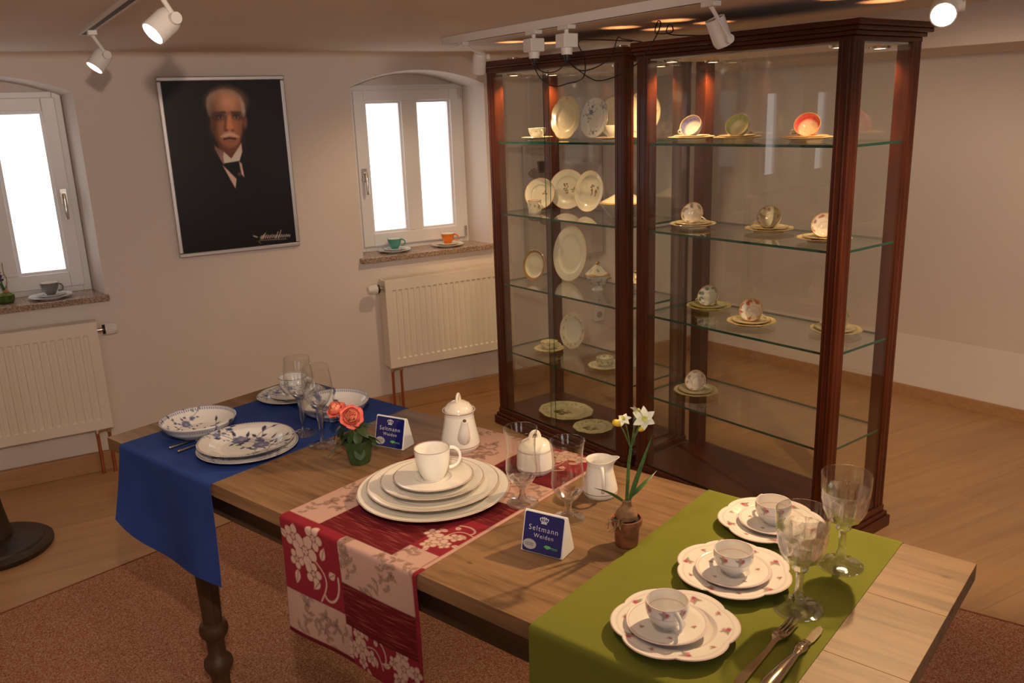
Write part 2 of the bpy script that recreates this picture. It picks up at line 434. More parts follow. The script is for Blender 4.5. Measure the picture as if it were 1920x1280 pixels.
def wall_right():
    b = B(); zk, lean = 0.345, 0.477
    A0 = RW0 - RWD * .1; A1 = rw_at(YB) + RWD * .1
    def row(z, off): return [tuple(A0 + RWN * off + Vector((0, 0, z))), tuple(A1 + RWN * off + Vector((0, 0, z)))]
    r0, r1, r2 = row(0, 0), row(zk, 0), row(ZC + .05, lean)
    b.add(r0 + r1 + r2, [(0, 2, 3, 1), (2, 4, 5, 3)])
    struct(obj('wall_right', b, M_WALL, smooth=0), 'plain plastered wall leaning inward above a low knee wall')
    # ceiling-side fillet band along the sloping wall
wall_right()
b = B(); b.add([(XL, YB, 0), (XR_B + .2, YB, 0), (XR_B + .2, YB, ZC + .1), (XL, YB, ZC + .1)], [(0, 1, 2, 3)])
struct(obj('wall_back', b, M_WALL, smooth=0))
b = B(); b.add([(XL, YB, 0), (XL, YW + .1, 0), (XL, YW + .1, ZC + .1), (XL, YB, ZC + .1)], [(3, 2, 1, 0)])
struct(obj('wall_side', b, M_WALL, smooth=0))

def ceiling():
    b = B(); cove = 0.05; zd = 1.763
    def xl(y, off): q = RW0 + RWN * off; t = (y - q.y) / RWD.y; return q.x + RWD.x * t
    ys = [YB - .1, YW - cove] + [YW - cove * (1 - math.sin(k * PI / 12)) for k in range(1, 7)]
    dz = [0, 0] + [cove * .5 * (math.cos(k * PI / 12) - 1) for k in range(1, 7)]
    v = []; f = []
    for y, d in zip(ys, dz): v += [(XL - .1, y, ZC + d), (xl(y, 1.21), y, ZC + d)]
    for j in range(len(ys) - 1): a = j * 2; f.append((a, a + 2, a + 3, a + 1))
    b.add(v, f); b.box(XL - .1, 4.7, YB - .1, YW + .3, ZC + .06, ZC + .1)
    struct(obj('ceiling', b, M_CEIL, smooth=30), 'low off-white plastered ceiling with rounded edge')
    b = B(); y0, y1 = YB - .1, YW + .05
    pts = [(xl(y0, 1.21), y0), (xl(y0, .2), y0), (xl(y1, .2), y1), (xl(y1, 1.21), y1)]
    b.prism(pts, zd, ZC + .05)
    struct(obj('trim_1', b, M_WALL, smooth=0, bevel=.004), 'dropped plaster soffit above the leaning wall behind the cabinets')
ceiling()

def skirting():
    b = B(); b.box(XL, RW0.x, YW - .032, YW - .001, 0, 0.092)
    struct(obj('baseboard_left', b, M_BASE, smooth=0, bevel=.003), 'beech skirting board under the windows')
    A = RW0 + RWN * .001; Bp = rw_at(YB) + RWN * .001; t = RWN * .018
    b = B(); v = [A, Bp, Bp + t, A + t]
    b.add([tuple(q) for q in v] + [tuple(q + Vector((0, 0, .06))) for q in v], [(0, 3, 2, 1), (4, 5, 6, 7), (3, 7, 6, 2), (0, 4, 7, 3), (1, 2, 6, 5), (0, 1, 5, 4)])
    struct(obj('baseboard_right', b, M_BASE, smooth=0), 'narrow beech skirting board along the leaning wall')
skirting()

def window(n, x0, x1, zs):
    """white frame, one sash with two frosted panes"""
    fx0, fx1 = x0 + .046, x1 - .046; yf = YW + .185; z0, z1 = zs + .002, 1.752
    e = empty('window_%d' % n, ((fx0 + fx1) / 2, yf, zs)); struct(e, 'white framed window with two daylit frosted panes')
    ox, oz = (fx0 + fx1) / 2, zs
    def bx(q, a, c, d0, d1, e0, e1): q.box(a - ox, c - ox, d0, d1, e0 - oz, e1 - oz)
    fr = B(); w = .036
    bx(fr, fx0, fx0 + w, .0, .07, z0, z1); bx(fr, fx1 - w, fx1, .0, .07, z0, z1); bx(fr, fx0 + w, fx1 - w, .0, .07, z1 - w, z1); bx(fr, fx0 + w, fx1 - w, 0, .07, z0, z0 + w)
    obj('frame', fr, M_WHITE, e, bevel=.003, smooth=0)
    # sash
    sx0, sx1, sz0, sz1 = fx0 + .026, fx1 - .026, z0 + .028, z1 - .026
    st = .058; mid = (sx0 + sx1) / 2 + .0; mw = .042
    sa = B(); ya, yb = -.016, .05
    bx(sa, sx0, sx0 + st, ya, yb, sz0, sz1); bx(sa, sx1 - st, sx1, ya, yb, sz0, sz1)
    bx(sa, sx0 + st, sx1 - st, ya, yb, sz1 - st, sz1); bx(sa, sx0 + st, sx1 - st, ya, yb, sz0, sz0 + st + .012); bx(sa, mid - mw, mid + mw, ya, yb, sz0 + st + .012, sz1 - st)
    s = obj('sash', sa, M_WHITE, e, bevel=.004, smooth=0)
    for (a, c) in ((sx0 + st, mid - mw), (mid + mw, sx1 - st)):
        zb, zt = sz0 + st + .012, sz1 - st; g = .012
        q = B()
        bx(q, a, a + g, ya + .012, yb, zb, zt); bx(q, c - g, c, ya + .012, yb, zb, zt); bx(q, a + g, c - g, ya + .012, yb, zt - g, zt); bx(q, a + g, c - g, ya + .012, yb, zb, zb + g)
        obj('glazing_bead', q, M_WHITE, e, smooth=0)
        pn = B(); bx(pn, a + g, c - g, .022, .026, zb + g, zt - g); obj('pane', pn, M_DAY, e, smooth=0)
    # handle
    hx = (sx0 + .028) if n == 2 else (sx1 - .028)
    hz = 1.285 - oz
    h = B(); h.box(hx - ox - .013, hx - ox + .013, ya - .008, ya, hz - .035, hz + .035)
    h.tube([(hx - ox, ya - .006, hz + .012), (hx - ox, ya - .04, hz + .012), (hx - ox, ya - .044, hz - .02), (hx - ox, ya - .042, hz - .10)], [.008, .008, .009, .008], 10)
    obj('handle', h, M_CHROME, e)
    for zz in (1.70, 0.93):
        q = B(); xx = (sx1 if n == 2 else sx0) - ox; q.tube([(xx, -.02, zz - oz - .03), (xx, -.02, zz - oz + .03)], .007, 10); obj('hinge', q, M_ALU, e)
    # granite sill
    q = B(); q.box(x0 - .02 - ox, x1 + .012 - ox, -.185 - .035, 0.0, -.024, .003)
    obj('sill', q, M_GRANITE, e, bevel=.003, smooth=0)
for i, (a, c, z) in zip((3, 1, 2), OPS): window(i, a, c, z)  # third window is out of view, added along the wall for daylight
def fill_window(n, x0, x1):  # unseen windows added in the back wall, glowing as daylight fill
    e = empty('window_%d' % n, ((x0 + x1) / 2, YB, .85)); struct(e, 'white framed window, unseen, added in the back wall for daylight fill'); w = (x1 - x0) / 2
    for (a, c, z0, z1) in ((-w, -w + .06, 0, .92), (w - .06, w, 0, .92), (-.04, .04, .06, .86), (-w + .06, w - .06, 0, .06), (-w + .06, w - .06, .86, .92)):
        q = B(); q.box(a, c, .002, .05, z0, z1); obj('frame_bar', q, M_WHITE, e, smooth=0, bevel=.003)
    for (a, c) in ((-w + .06, -.04), (.04, w - .06)):
        q = B(); q.box(a, c, .012, .018, .06, .86); obj('pane', q, M_DAY2, e, smooth=0)
fill_window(4, -1.9, -1.0); fill_window(5, .3, 1.2); fill_window(6, 2.4, 3.3)

# ------------------------------------------------------------------ radiators
def radiator(x0, x1, z0, z1, valve_side, label):
    r = thing('radiator', label, 'radiator', ((x0 + x1) / 2, YW - .06, 0), group=None)
    w = (x1 - x0) / 2; yf = -.045
    pitch = .0335; nfl = int((2 * w - .05) / pitch); s0 = -nfl * pitch / 2
    xs = [-w]
    for k in range(nfl):
        c = s0 + (k + .5) * pitch; xs += [c - .0105, c - .007, c + .007, c + .0105]
    xs += [w]
    dep = [0] + [0, .006, .006, 0] * nfl + [0]
    zr = [(z0, 0), (z0 + .045, 0), (z0 + .052, 1), (z1 - .062, 1), (z1 - .055, 0), (z1, 0)]
    b = B(); v = []; f = []
    for z, k in zr:
        for x, d in zip(xs, dep): v.append((x, yf + d * k, z))
    n = len(xs)
    for j in range(len(zr) - 1):
        for i in range(n - 1): a = j * n + i; f.append((a, a + 1, a + n + 1, a + n))
    b.add(v, f)
    obj('front_panel', b, M_LACQ, r, smooth=20)
    b = B(); b.box(-w, -w + .010, yf + .001, .045, z0, z1 - .007); b.box(w - .010, w, yf + .001, .045, z0, z1 - .007); b.box(-w + .0102, w - .0102, .030, .0448, z0 + .001, z1 - .014); b.box(-w + .0102, w - .0102, yf + .0072, yf + .018, z0 + .001, z1 - .014)
    obj('body', b, M_LACQ, r, smooth=0)
    g = B(); g.box(-w, w, yf + .0008, .045, z1 - .0065, z1 - .003); k = -w + .014
    while k < w - .018:
        g.box(k, k + .0045, yf + .014, .034, z1 - .0029, z1 + .0005); k += .010
    g.box(-w, w, yf + .0008, yf + .009, z1 - .0029, z1 + .001)
    obj('top_grille', g, M_LACQ, r, smooth=0)
    s = valve_side; xe = s * w
    zv = z1 - .045
    q = B(); q.tube([(xe, -.01, zv), (xe + s * .03, -.01, zv)], .011, 12); obj('valve_stub', q, M_CHROME, r)
    q = B(); q.tube([(xe + s * .022, -.01, zv), (xe + s * .034, -.01, zv)], .022, 20); obj('valve_ring', q, M_BLACK, r)
    q = B()
    for k in range(20):
        a = 2 * PI * k / 20; q.tube([(xe + s * .036, -.01 + .022 * math.cos(a), zv + .022 * math.sin(a)), (xe + s * .07, -.01 + .021 * math.cos(a), zv + .021 * math.sin(a))], .0028, 5)
    q.tube([(xe + s * .034, -.01, zv), (xe + s * .082, -.01, zv), (xe + s * .086, -.01, zv)], [.023, .0215, .017], 24); obj('thermostat_knob', q, M_LAMPW, r)
    xp = (w if s > 0 else -w) - s * .02
    q = B(); q.tube([(xp - s * .0, -.005, z0 - .012), (xp - s * .055, -.005, z0 - .012)], .012, 10); q.tube([(xp, -.005, z0 + .01), (xp, -.005, z0 - .03)], .011, 10); q.tube([(xp - s * .05, -.005, z0 + .01), (xp - s * .05, -.005, z0 - .03)], .011, 10)
    obj('pipe_fitting', q, M_CHROME, r)
    for dx in (0, .05):
        q = B(); q.tube([(xp - s * dx, -.005, z0 - .02), (xp - s * dx, -.005, 0.09), (xp - s * dx, -.005, 0.0)], .0075, 10); obj('pipe', q, M_COPPER, r)
    for k in (-.6, .6): b = B(); b.box(w * k - .015, w * k + .015, .045, .0595, z0 + .05, z1 - .05); obj('wall_bracket', b, M_LACQ, r, smooth=0)
radiator(-0.60, 0.142, 0.232, 0.737, 1, 'cream panel radiator below the window with the grey cup')
radiator(1.530, 2.300, 0.270, 0.752, -1, 'cream panel radiator below the window with the turquoise and orange cups')

# ------------------------------------------------------------------ rug
def rug():
    c = Vector((1.307, 3.656, 0)); d1 = (Vector((-0.335, 3.115, 0)) - c).normalized(); d2 = (Vector((2.455, 1.293, 0)) - c).normalized()
    a, e = 2.6, 4.6
    pts = [c, c + d1 * a, c + d1 * a + d2 * e, c + d2 * e]
    b = B(); b.prism([(q.x, q.y) for q in pts], 0.0002, 0.008)
    root = thing('rug', 'rust-brown speckled carpet lying under the table', 'rug'); obj('pile', b, M_CARPET, root, smooth=0)
    e2 = B(); pp = [pts[1], pts[0], pts[3]]
    e2.tube([(q.x, q.y, .0055) for q in pp], .0055, 8); obj('edge_binding', e2, M_BIND, root)
rug()

# ------------------------------------------------------------------ floor stand at the window
def stand():
    r = thing('pole_stand', 'dark turned wooden pole stand on a round foot before the radiator', 'stand', (-0.352, 3.655, 0))
    b = B(); b.lathe([(0, 0), (.19, 0), (.198, .012), (.198, .022), (.188, .030), (.17, .034), (.165, .042), (.10, .052), (.055, .06), (.05, .075), (0, .075)], 56); obj('foot', b, M_DARKWOOD, r)
    b = B(); b.lathe([(0, .07), (.062, .07), (.056, .1), (.045, .18), (.038, .25), (.026, .5), (.024, .9), (.022, .92), (.028, .93), (.028, .95), (.018, .96), (0, .96)], 28); obj('pole', b, M_DARKWOOD, r)
stand()

# ------------------------------------------------------------------ portrait
def portrait():
    x0, x1, z0, z1 = 0.547, 1.127, 0.972, 1.798
    r = thing('framed_portrait', 'dark portrait of an elderly man in black suit, silver frame', 'picture', ((x0 + x1) / 2, YW, z0))
    w, h, fw = x1 - x0, z1 - z0, .020
    def bx(q, a, c, e0, e1): q.box(a, c, -.020, -.002, e0, e1)
    for nm, (a, c, e0, e1) in {'frame_rail': (-w / 2, w / 2, 0, fw), 'frame_rail.t': (-w / 2, w / 2, h - fw, h), 'frame_stile': (-w / 2, -w / 2 + fw, fw, h - fw), 'frame_stile.r': (w / 2 - fw, w / 2, fw, h - fw)}.items():
        q = B(); bx(q, a, c, e0, e1); obj(nm.split('.')[0], q, M_ALU, r, smooth=0, bevel=.004)
    iw, ih = w - 2 * fw, h - 2 * fw
    nx, nz = 190, 270
    b = B(); b.grid(lambda u, v: (-iw / 2 + iw * u, -.010, fw + ih * v), nx, nz)
    b.box(-iw / 2, iw / 2, -.0085, -.003, fw, fw + ih)
    me = mesh('picture_print', b, M_PAINTPIC, 0); c = cos(me)
    # s, t in print space: s left to right, t top down, scaled so that one unit is the print width
    X = (c[:, 0] + iw / 2) / iw; Y = (1 - (c[:, 2] - fw) / ih)
    def cv(cx, cy):                      # sketch units -> print space
        y = 150 + cy / 3.88; x = 360 + cx / 3.88
        xl = 306 + (y - 142) * .09; xr = 528 + (y - 142) * .057
        s = (x - xl) / (xr - xl); return (s, (y - 150) / (324 - 20 * s))
    a = Art(X, Y, lin(20, 15, 13), 0.006)
    def el(cx, cy, rx, ry, ang, col, op=1.0, soft=.012):
        x, y = cv(cx, cy); k = 1 / (222 * 3.88); a.ell(x, y, rx * k, ry * k * .72, ang, col, op, soft)
    def pg(pts, col, op=1.0, soft=.004): a.poly([cv(*q) for q in pts], col, op, soft)
    def ln(pts, w_, col, op=1.0, soft=.004): a.line([cv(*q) for q in pts], w_, col, op, soft)
    # background glow and the coat
    el(420, 420, 330, 420, 0, lin(30, 21, 17), .8, .25)
    pg([(-200, 1240), (-150, 760), (40, 610), (190, 540), (350, 540), (480, 640), (640, 720), (700, 1240)], lin(17, 13, 12), 1, .02)
    ln([(205, 620), (280, 780), (300, 1000)], .012, lin(8, 7, 7), .8); ln([(360, 640), (380, 780), (300, 980)], .010, lin(9, 8, 8), .7)
    # neck, collar, shirt, tie
    pg([(170, 420), (340, 420), (340, 520), (270, 560), (190, 520)], lin(96, 50, 28))
    pg([(150, 455), (215, 505), (212, 600), (190, 560), (150, 480)], lin(120, 88, 72))
    pg([(215, 505), (268, 555), (345, 445), (348, 505), (325, 572), (215, 590), (210, 545)], lin(190, 160, 145))
    pg([(205, 605), (240, 640), (300, 705), (288, 770), (262, 720)], lin(168, 138, 124))
    pg([(322, 575), (340, 590), (356, 690), (338, 670)], lin(168, 138, 124))
    pg([(212, 588), (322, 572), (330, 650), (300, 690), (262, 660)], lin(14, 11, 12))
    pg([(300, 690), (345, 680), (375, 850), (330, 860), (292, 780)], lin(18, 14, 14))
    el(322, 668, 12, 12, 0, lin(90, 65, 50), .9, .004)
    # head
    el(250, 205, 140, 146, 0, lin(84, 70, 58), 1, .008)                    # hair
    pg([(112, 120), (140, 85), (210, 68), (300, 78), (350, 110), (378, 170), (380, 240), (365, 250), (130, 250), (108, 180)], lin(112, 96, 80), .85, .012)
    pg([(140, 120), (205, 90), (300, 96), (350, 150), (362, 260), (352, 370), (335, 440), (300, 488), (255, 500), (210, 480), (165, 420), (135, 330), (128, 220)], lin(132, 82, 52), 1, .012)
    el(379, 292, 17, 46, .1, lin(104, 62, 40), 1, .008); pg([(110, 130), (135, 95), (150, 130), (138, 200), (134, 250), (118, 240), (108, 180)], lin(120, 110, 98), .9, .010); pg([(352, 130), (372, 160), (382, 215), (374, 255), (362, 250), (358, 190)], lin(136, 124, 110), .9, .010)
    el(252, 150, 82, 58, 0, lin(178, 130, 96), .85, .06)
    el(300, 330, 40, 45, 0, lin(150, 84, 48), .8, .04); el(180, 330, 34, 50, 0, lin(158, 96, 58), .7, .04)
    pg([(128, 130), (190, 110), (205, 250), (190, 360), (205, 480), (165, 420), (132, 320)], lin(58, 34, 22), .55, .05); el(150, 330, 25, 120, 0, lin(60, 34, 20), .7, .03); el(345, 330, 16, 100, 0, lin(84, 44, 26), .55, .03)
    el(200, 248, 42, 24, -.1, lin(52, 28, 18), .95, .018); el(316, 246, 42, 24, .1, lin(52, 28, 18), .95, .018)
    ln([(160, 226), (240, 222)], .012, lin(80, 52, 36), .9); ln([(285, 224), (350, 226)], .012, lin(80, 52, 36), .9)
    for ex in (203, 318):
        el(ex, 258, 15, 8, 0, lin(120, 92, 72), .9, .004); el(ex, 257, 7, 8, 0, lin(20, 14, 12), 1, .003)
    pg([(250, 240), (276, 240), (292, 345), (262, 362), (236, 345)], lin(168, 104, 64), .9, .012)
    pg([(236, 250), (252, 245), (240, 345), (222, 340)], lin(80, 42, 24), .8, .010); el(240, 350, 14, 8, 0, lin(60, 30, 18), .8, .006); el(286, 350, 12, 7, 0, lin(60, 30, 18), .8, .006)
    pg([(200, 395), (235, 372), (262, 366), (295, 374), (330, 398), (300, 396), (262, 390), (232, 398)], lin(176, 142, 112), 1, .010)
    ln([(222, 412), (262, 406), (305, 412)], .012, lin(58, 24, 16), .95); el(264, 430, 34, 10, 0, lin(120, 62, 40), .7, .010)
    el(262, 470, 46, 26, 0, lin(120, 68, 38), .6, .02); pg([(165, 415), (210, 480), (256, 502), (300, 490), (335, 440), (300, 470), (256, 480), (210, 455)], lin(64, 34, 20), .7, .014)
    # signature flourish
    sg = lin(150, 138, 128); x = 455; pts = []
    for k in range(46):
        t = k / 45; pts.append((455 + 225 * t, 1140 - 10 * t + 16 * math.sin(k * 1.9) * (1 - .4 * t)))
    ln(pts, .0035, sg, .95, .003)
    for (sx, sh) in ((480, 40), (575, 48), (598, 60), (470, 30)): ln([(sx - 8, 1152), (sx + 14, 1150 - sh)], .004, sg, .95, .003)
    ln([(450, 1165), (650, 1155)], .003, sg, .6, .003); ln([(405, 1130), (432, 1140)], .006, sg, .9, .003); ln([(440, 1170), (458, 1190)], .004, lin(120, 90, 50), .9, .003)
    lum = a.C.max(axis=1, keepdims=True); k = 1 + 1.7 * np.clip((lum - .02) / .15, 0, 1); g = a.C.mean(axis=1, keepdims=True); setcol(me, (a.C * .86 + g * .14) * k); obj('picture_print', me, None, r)
portrait()

# poster on the window wall seen through the cabinet
def poster():
    x0, x1, z0, z1 = 2.44, 3.005, 0.72, 1.40
    r = thing('framed_poster', 'pale framed poster of cups on the wall behind the cabinet by the window', 'poster', ((x0 + x1) / 2, YW, z0))
    w, h = x1 - x0, z1 - z0; fw = .018
    for (a, c, e0, e1) in ((-w / 2, w / 2, 0, fw), (-w / 2, w / 2, h - fw, h), (-w / 2, -w / 2 + fw, fw, h - fw), (w / 2 - fw, w / 2, fw, h - fw)):
        q = B(); q.box(a, c, -.018, -.002, e0, e1); obj('frame_bar', q, M_ALU, r, smooth=0)
    iw, ih = w - 2 * fw, h - 2 * fw
    b = B(); b.grid(lambda u, v: (-iw / 2 + iw * u, -.010, fw + ih * v), 110, 130); b.box(-iw / 2, iw / 2, -.0085, -.003, fw, fw + ih)
    me = mesh('poster_print', b, M_PAINTPIC, 0); c = cos(me)
    a = Art(c[:, 0] + iw / 2, c[:, 2] - fw, lin(205, 195, 190), .003)
    def cup(x, y, s, col, rim):
        a.ell(x, y - .02 * s, .09 * s, .032 * s, 0, lin(150, 140, 138)); a.ring(0, 0, 1, .1, rim, 1, np.hypot((a.X - x) / (.088 * s), (a.Y - y + .016 * s) / (.032 * s)))
        a.poly([(x - .035 * s, y + .05 * s), (x + .035 * s, y + .05 * s), (x + .022 * s, y - .015 * s), (x - .022 * s, y - .015 * s)], col)
    dk = lin(86, 66, 70); rd = lin(140, 62, 58)
    cup(.11, .52, 1, dk, rd); cup(.15, .40, 1.1, rd, rd); cup(.08, .27, .8, lin(160, 150, 150), dk); cup(.16, .24, .8, lin(170, 160, 158), dk)
    a.ell(.40, .46, .12, .10, .4, lin(168, 150, 148), .8, .02); a.ell(.38, .25, .13, .09, -.2, lin(180, 165, 160), .8, .03)
    a.line([(.26, .50), (.50, .44)], .004, lin(170, 110, 105), .6); 
    setcol(me, a.C); obj('poster_print', me, None, r)
poster()
q = B(); q.box(-.04, .04, -.012, -.0005, -.04, .04); r = thing('wall_socket', 'white wall socket low on the window wall behind the cabinet', 'socket', (2.956, YW, .345)); obj('cover', q, M_LAMPW, r, smooth=0, bevel=.003)
q = B(); q.tube([(0, -.0135, 0), (0, -.011, 0)], .02, 20); obj('socket_well', q, mat('socket_shade', (.35, .33, .32), .5), r)

# ------------------------------------------------------------------ track lights
def spot_light(parent, loc, d, energy, color, angle, blend=0.6, radius=.02, name='lamp_light'):
    l = bpy.data.lights.new(name, 'SPOT'); l.energy = energy; l.color = color; l.spot_size = math.radians(angle); l.spot_blend = blend; l.shadow_soft_size = radius
    o = bpy.data.objects.new(name, l); COL.objects.link(o); o.parent = parent; o.location = loc
    o.rotation_euler = Vector(d).to_track_quat('-Z', 'Y').to_euler(); return o
def track(name, label, A, Bq, width=.034, hh=.03):
    A = Vector(A); Bq = Vector(Bq); d = (Bq - A); ln = d.length; r = thing(name, label, 'track', A, (0, 0, math.atan2(d.y, d.x)))
    q = B(); w = width / 2
    q.box(0, ln, -w, -w + .008, 0, hh); q.box(0, ln, w - .008, w, 0, hh); q.box(0, ln, -w + .008, w - .008, hh * .6, hh); q.box(-.004, 0, -w, w, 0, hh); q.box(ln, ln + .004, -w, w, 0, hh)
    obj('rail', q, M_LAMPW, r, smooth=0)
    q = B(); q.box(.001, ln - .001, -w + .0082, w - .0082, .001, hh * .59); obj('slot', q, M_TRACK, r, smooth=0)
track('light_track', 'ceiling track with black slot carrying two lit spotlights before the portrait', (0.222, 3.40, ZC - .010), (0.42, .2, ZC - .010), .034, .0095)
track('light_track', 'white ceiling track running in front of the glass cabinets', (1.619, 3.50, ZC - .031), (1.905, .2, ZC - .031), .036)

def spotlight(label, anchor, head, d, lit, energy=0.0, angle=70, group=None, color=WARM, length=.066, rad=.029):
    anchor = Vector(anchor); head = Vector(head); d = Vector(d).normalized()
    r = thing('spotlight', label, 'spotlight', anchor, group=group)
    q = B(); q.box(-.014, .014, -.028, .028, -.012, 0.004); obj('track_adapter', q, M_LAMPW, r, smooth=0, bevel=.002)
    h = head - anchor; side = d.cross(Vector((0, 0, 1)))
    side = side.normalized() if side.length > .1 else Vector((1, 0, 0))
    if side.dot(Vector((.875, -.483, 0))) < 0: side = -side
    back = h - d * length * .28; j = back + side * (rad + .006)
    q = B(); q.tube([(0, 0, -.010), tuple(Vector((0, 0, -.010)).lerp(j, .5)), tuple(j)], [.0065, .0055, .0065], 10); obj('arm', q, M_LAMPW, r)
    q = B(); q.tube([tuple(back + side * (rad - .002)), tuple(back + side * (rad + .013))], .013, 18); obj('joint', q, M_LAMPW, r)
    M3 = d.to_track_quat('Z', 'Y').to_matrix().to_4x4(); M3.translation = h
    q = B(); l2 = length / 2
    q.lathe([(0, -l2), (rad * .80, -l2), (rad * .92, -l2 + .006), (rad, -l2 + .016), (rad, l2), (rad - .003, l2), (rad - .004, l2 - .012), (0, l2 - .012)], 32); q.xf(M3); obj('head', q, M_LAMPW, r)
    q = B(); q.lathe([(0, l2 - .0115), (rad - .0045, l2 - .0115), (rad - .004, l2 - .003), (rad * .6, l2 - .001), (0, l2)], 28); q.xf(M3); obj('bulb', q, M_BULB if lit else mat('dull_reflector', (.45, .43, .41), .3), r)
    if lit and energy: spot_light(r, h + d * (l2 + .006), d, energy, color, angle)
    return r
GT = None
TZ = ZC - .032
spotlight('lit white spotlight at the end of the ceiling track nearest the portrait wall', (0.238, 3.255, ZC - .012), (0.250, 3.268, 1.806), (-0.62, -0.18, -0.76), True, 9, 120)
spotlight('lit white spotlight on the track, shining sideways above the portrait', (0.303, 2.16, ZC - .012), (0.306, 2.170, 1.812), (-0.745, -0.245, -0.62), True, 9, 120)
spotlight('white spotlight at the window end of the cabinet track, turned to the radiator', (1.632, 3.36, TZ), (1.735, 3.42, 1.797), (0.08, 0.42, -0.90), True, 13, 130, length=.085)
spotlight('unlit white spotlight in front of the cabinet cornice, tilted up', (1.752, 1.99, TZ), (1.85, 2.06, 1.800), (-0.42, 0.05, 0.90), False, length=.085)
spotlight('lit white spotlight glaring beside the cabinet cornice', (1.807, 1.32, TZ), (1.878, 1.345, 1.785), (-0.76, -0.50, -0.40), True, 80, 130, color=(1.0, .66, .34))
# unseen lamps added above the viewer for fill, placed by shadow directions
spotlight('unseen white track spotlight above the laid table', (0.365, 1.02, ZC - .012), (0.38, 1.03, 1.82), (0.34, 0.60, -0.80), True, 8.5, 100, color=(1.0, .74, .50))
spotlight('unseen white ceiling spotlight aimed at the portrait wall', (0.04, 0.22, ZC - .005), (0.05, 0.26, 1.845), (0.22, 0.965, -0.19), True, 62, 80, color=(1.0, .76, .58))
spotlight('unseen white track spotlight aimed at the cabinets and leaning wall', (1.885, 0.45, TZ), (1.90, 0.47, 1.80), (0.56, 0.76, -0.54), True, 94, 68, color=(1.0, .72, .48))

def adapter(label, loc):
    r = thing('power_adapter', label, 'adapter', loc)
    q = B(); q.box(-.016, .016, -.035, .035, -.012, .004); obj('track_plug', q, M_LAMPW, r, smooth=0, bevel=.002)
    q = B(); q.tube([(0, 0, -.010), (0, 0, -.026)], .008, 12); obj('neck', q, M_LAMPW, r)
    q = B(); q.box(-.029, .029, -.029, .029, -.072, -.026); obj('housing', q, M_LAMPW, r, smooth=0, bevel=.003)
    q = B(); q.lathe([(0, -.095), (.019, -.095), (.021, -.072), (0, -.072)], 20); obj('socket', q, M_LAMPW, r)
    q = B(); q.lathe([(0, -.118), (.007, -.118), (.013, -.098), (.013, -.0945), (0, -.0945)], 16); obj('plug', q, M_BLACK, r)
adapter('white plug adapter on the track nearer the window', (1.677, 2.857, TZ))
adapter('white plug adapter on the track beside the cable loops', (1.694, 2.66, TZ))
def smooth_path(pts, n=8):
    pts = [Vector(q) for q in pts]; out = []
    for i in range(len(pts) - 1):
        p0, p1, p2, p3 = pts[max(i - 1, 0)], pts[i], pts[i + 1], pts[min(i + 2, len(pts) - 1)]
        for k in range(n):
            t = k / n; out.append(0.5 * ((2 * p1) + (-p0 + p2) * t + (2 * p0 - 5 * p1 + 4 * p2 - p3) * t * t + (-p0 + 3 * p1 - 3 * p2 + p3) * t ** 3))
    out.append(pts[-1]); return [tuple(q) for q in out]
CAB = [('black lamp cable drooping in a deep loop from the adapter nearer the window', [(1.674, 2.858, 1.765), (1.676, 2.847, 1.736), (1.693, 2.825, 1.697), (1.724, 2.79, 1.676), (1.757, 2.751, 1.685), (1.779, 2.718, 1.692), (1.801, 2.712, 1.712), (1.825, 2.746, 1.769), (1.86, 2.84, 1.836), (1.95, 2.86, 1.845), (2.14, 2.88, 1.842)]),
       ('black lamp cable strung between the two plug adapters', [(1.680, 2.857, 1.765), (1.680, 2.822, 1.734), (1.691, 2.775, 1.724), (1.696, 2.714, 1.732), (1.692, 2.664, 1.757)]),
       ('black lamp cable rising from the adapter to the cabinet by the window', [(1.690, 2.66, 1.757), (1.688, 2.63, 1.744), (1.715, 2.60, 1.721), (1.795, 2.615, 1.736), (1.872, 2.645, 1.772), (1.94, 2.70, 1.838), (2.06, 2.83, 1.845), (2.2, 2.90, 1.842)]),
       ('black lamp cable with upright loops running onto the other cabinet', [(1.698, 2.66, 1.757), (1.700, 2.61, 1.729), (1.727, 2.57, 1.696), (1.758, 2.551, 1.685), (1.817, 2.524, 1.701), (1.88, 2.501, 1.739), (1.919, 2.494, 1.784), (1.953, 2.488, 1.832), (1.97, 2.49, 1.867), (1.964, 2.497, 1.876), (1.950, 2.495, 1.846), (1.985, 2.528, 1.838), (2.052, 2.553, 1.842), (2.07, 2.546, 1.850), (2.068, 2.556, 1.872), (2.057, 2.56, 1.866), (2.09, 2.59, 1.842), (2.25, 2.60, 1.840)])]
for lab, pts in CAB:
    q = B(); q.tube(smooth_path(pts), .0022, 6); tag(obj('lamp_cable', q, M_BLACK), lab, 'cable')

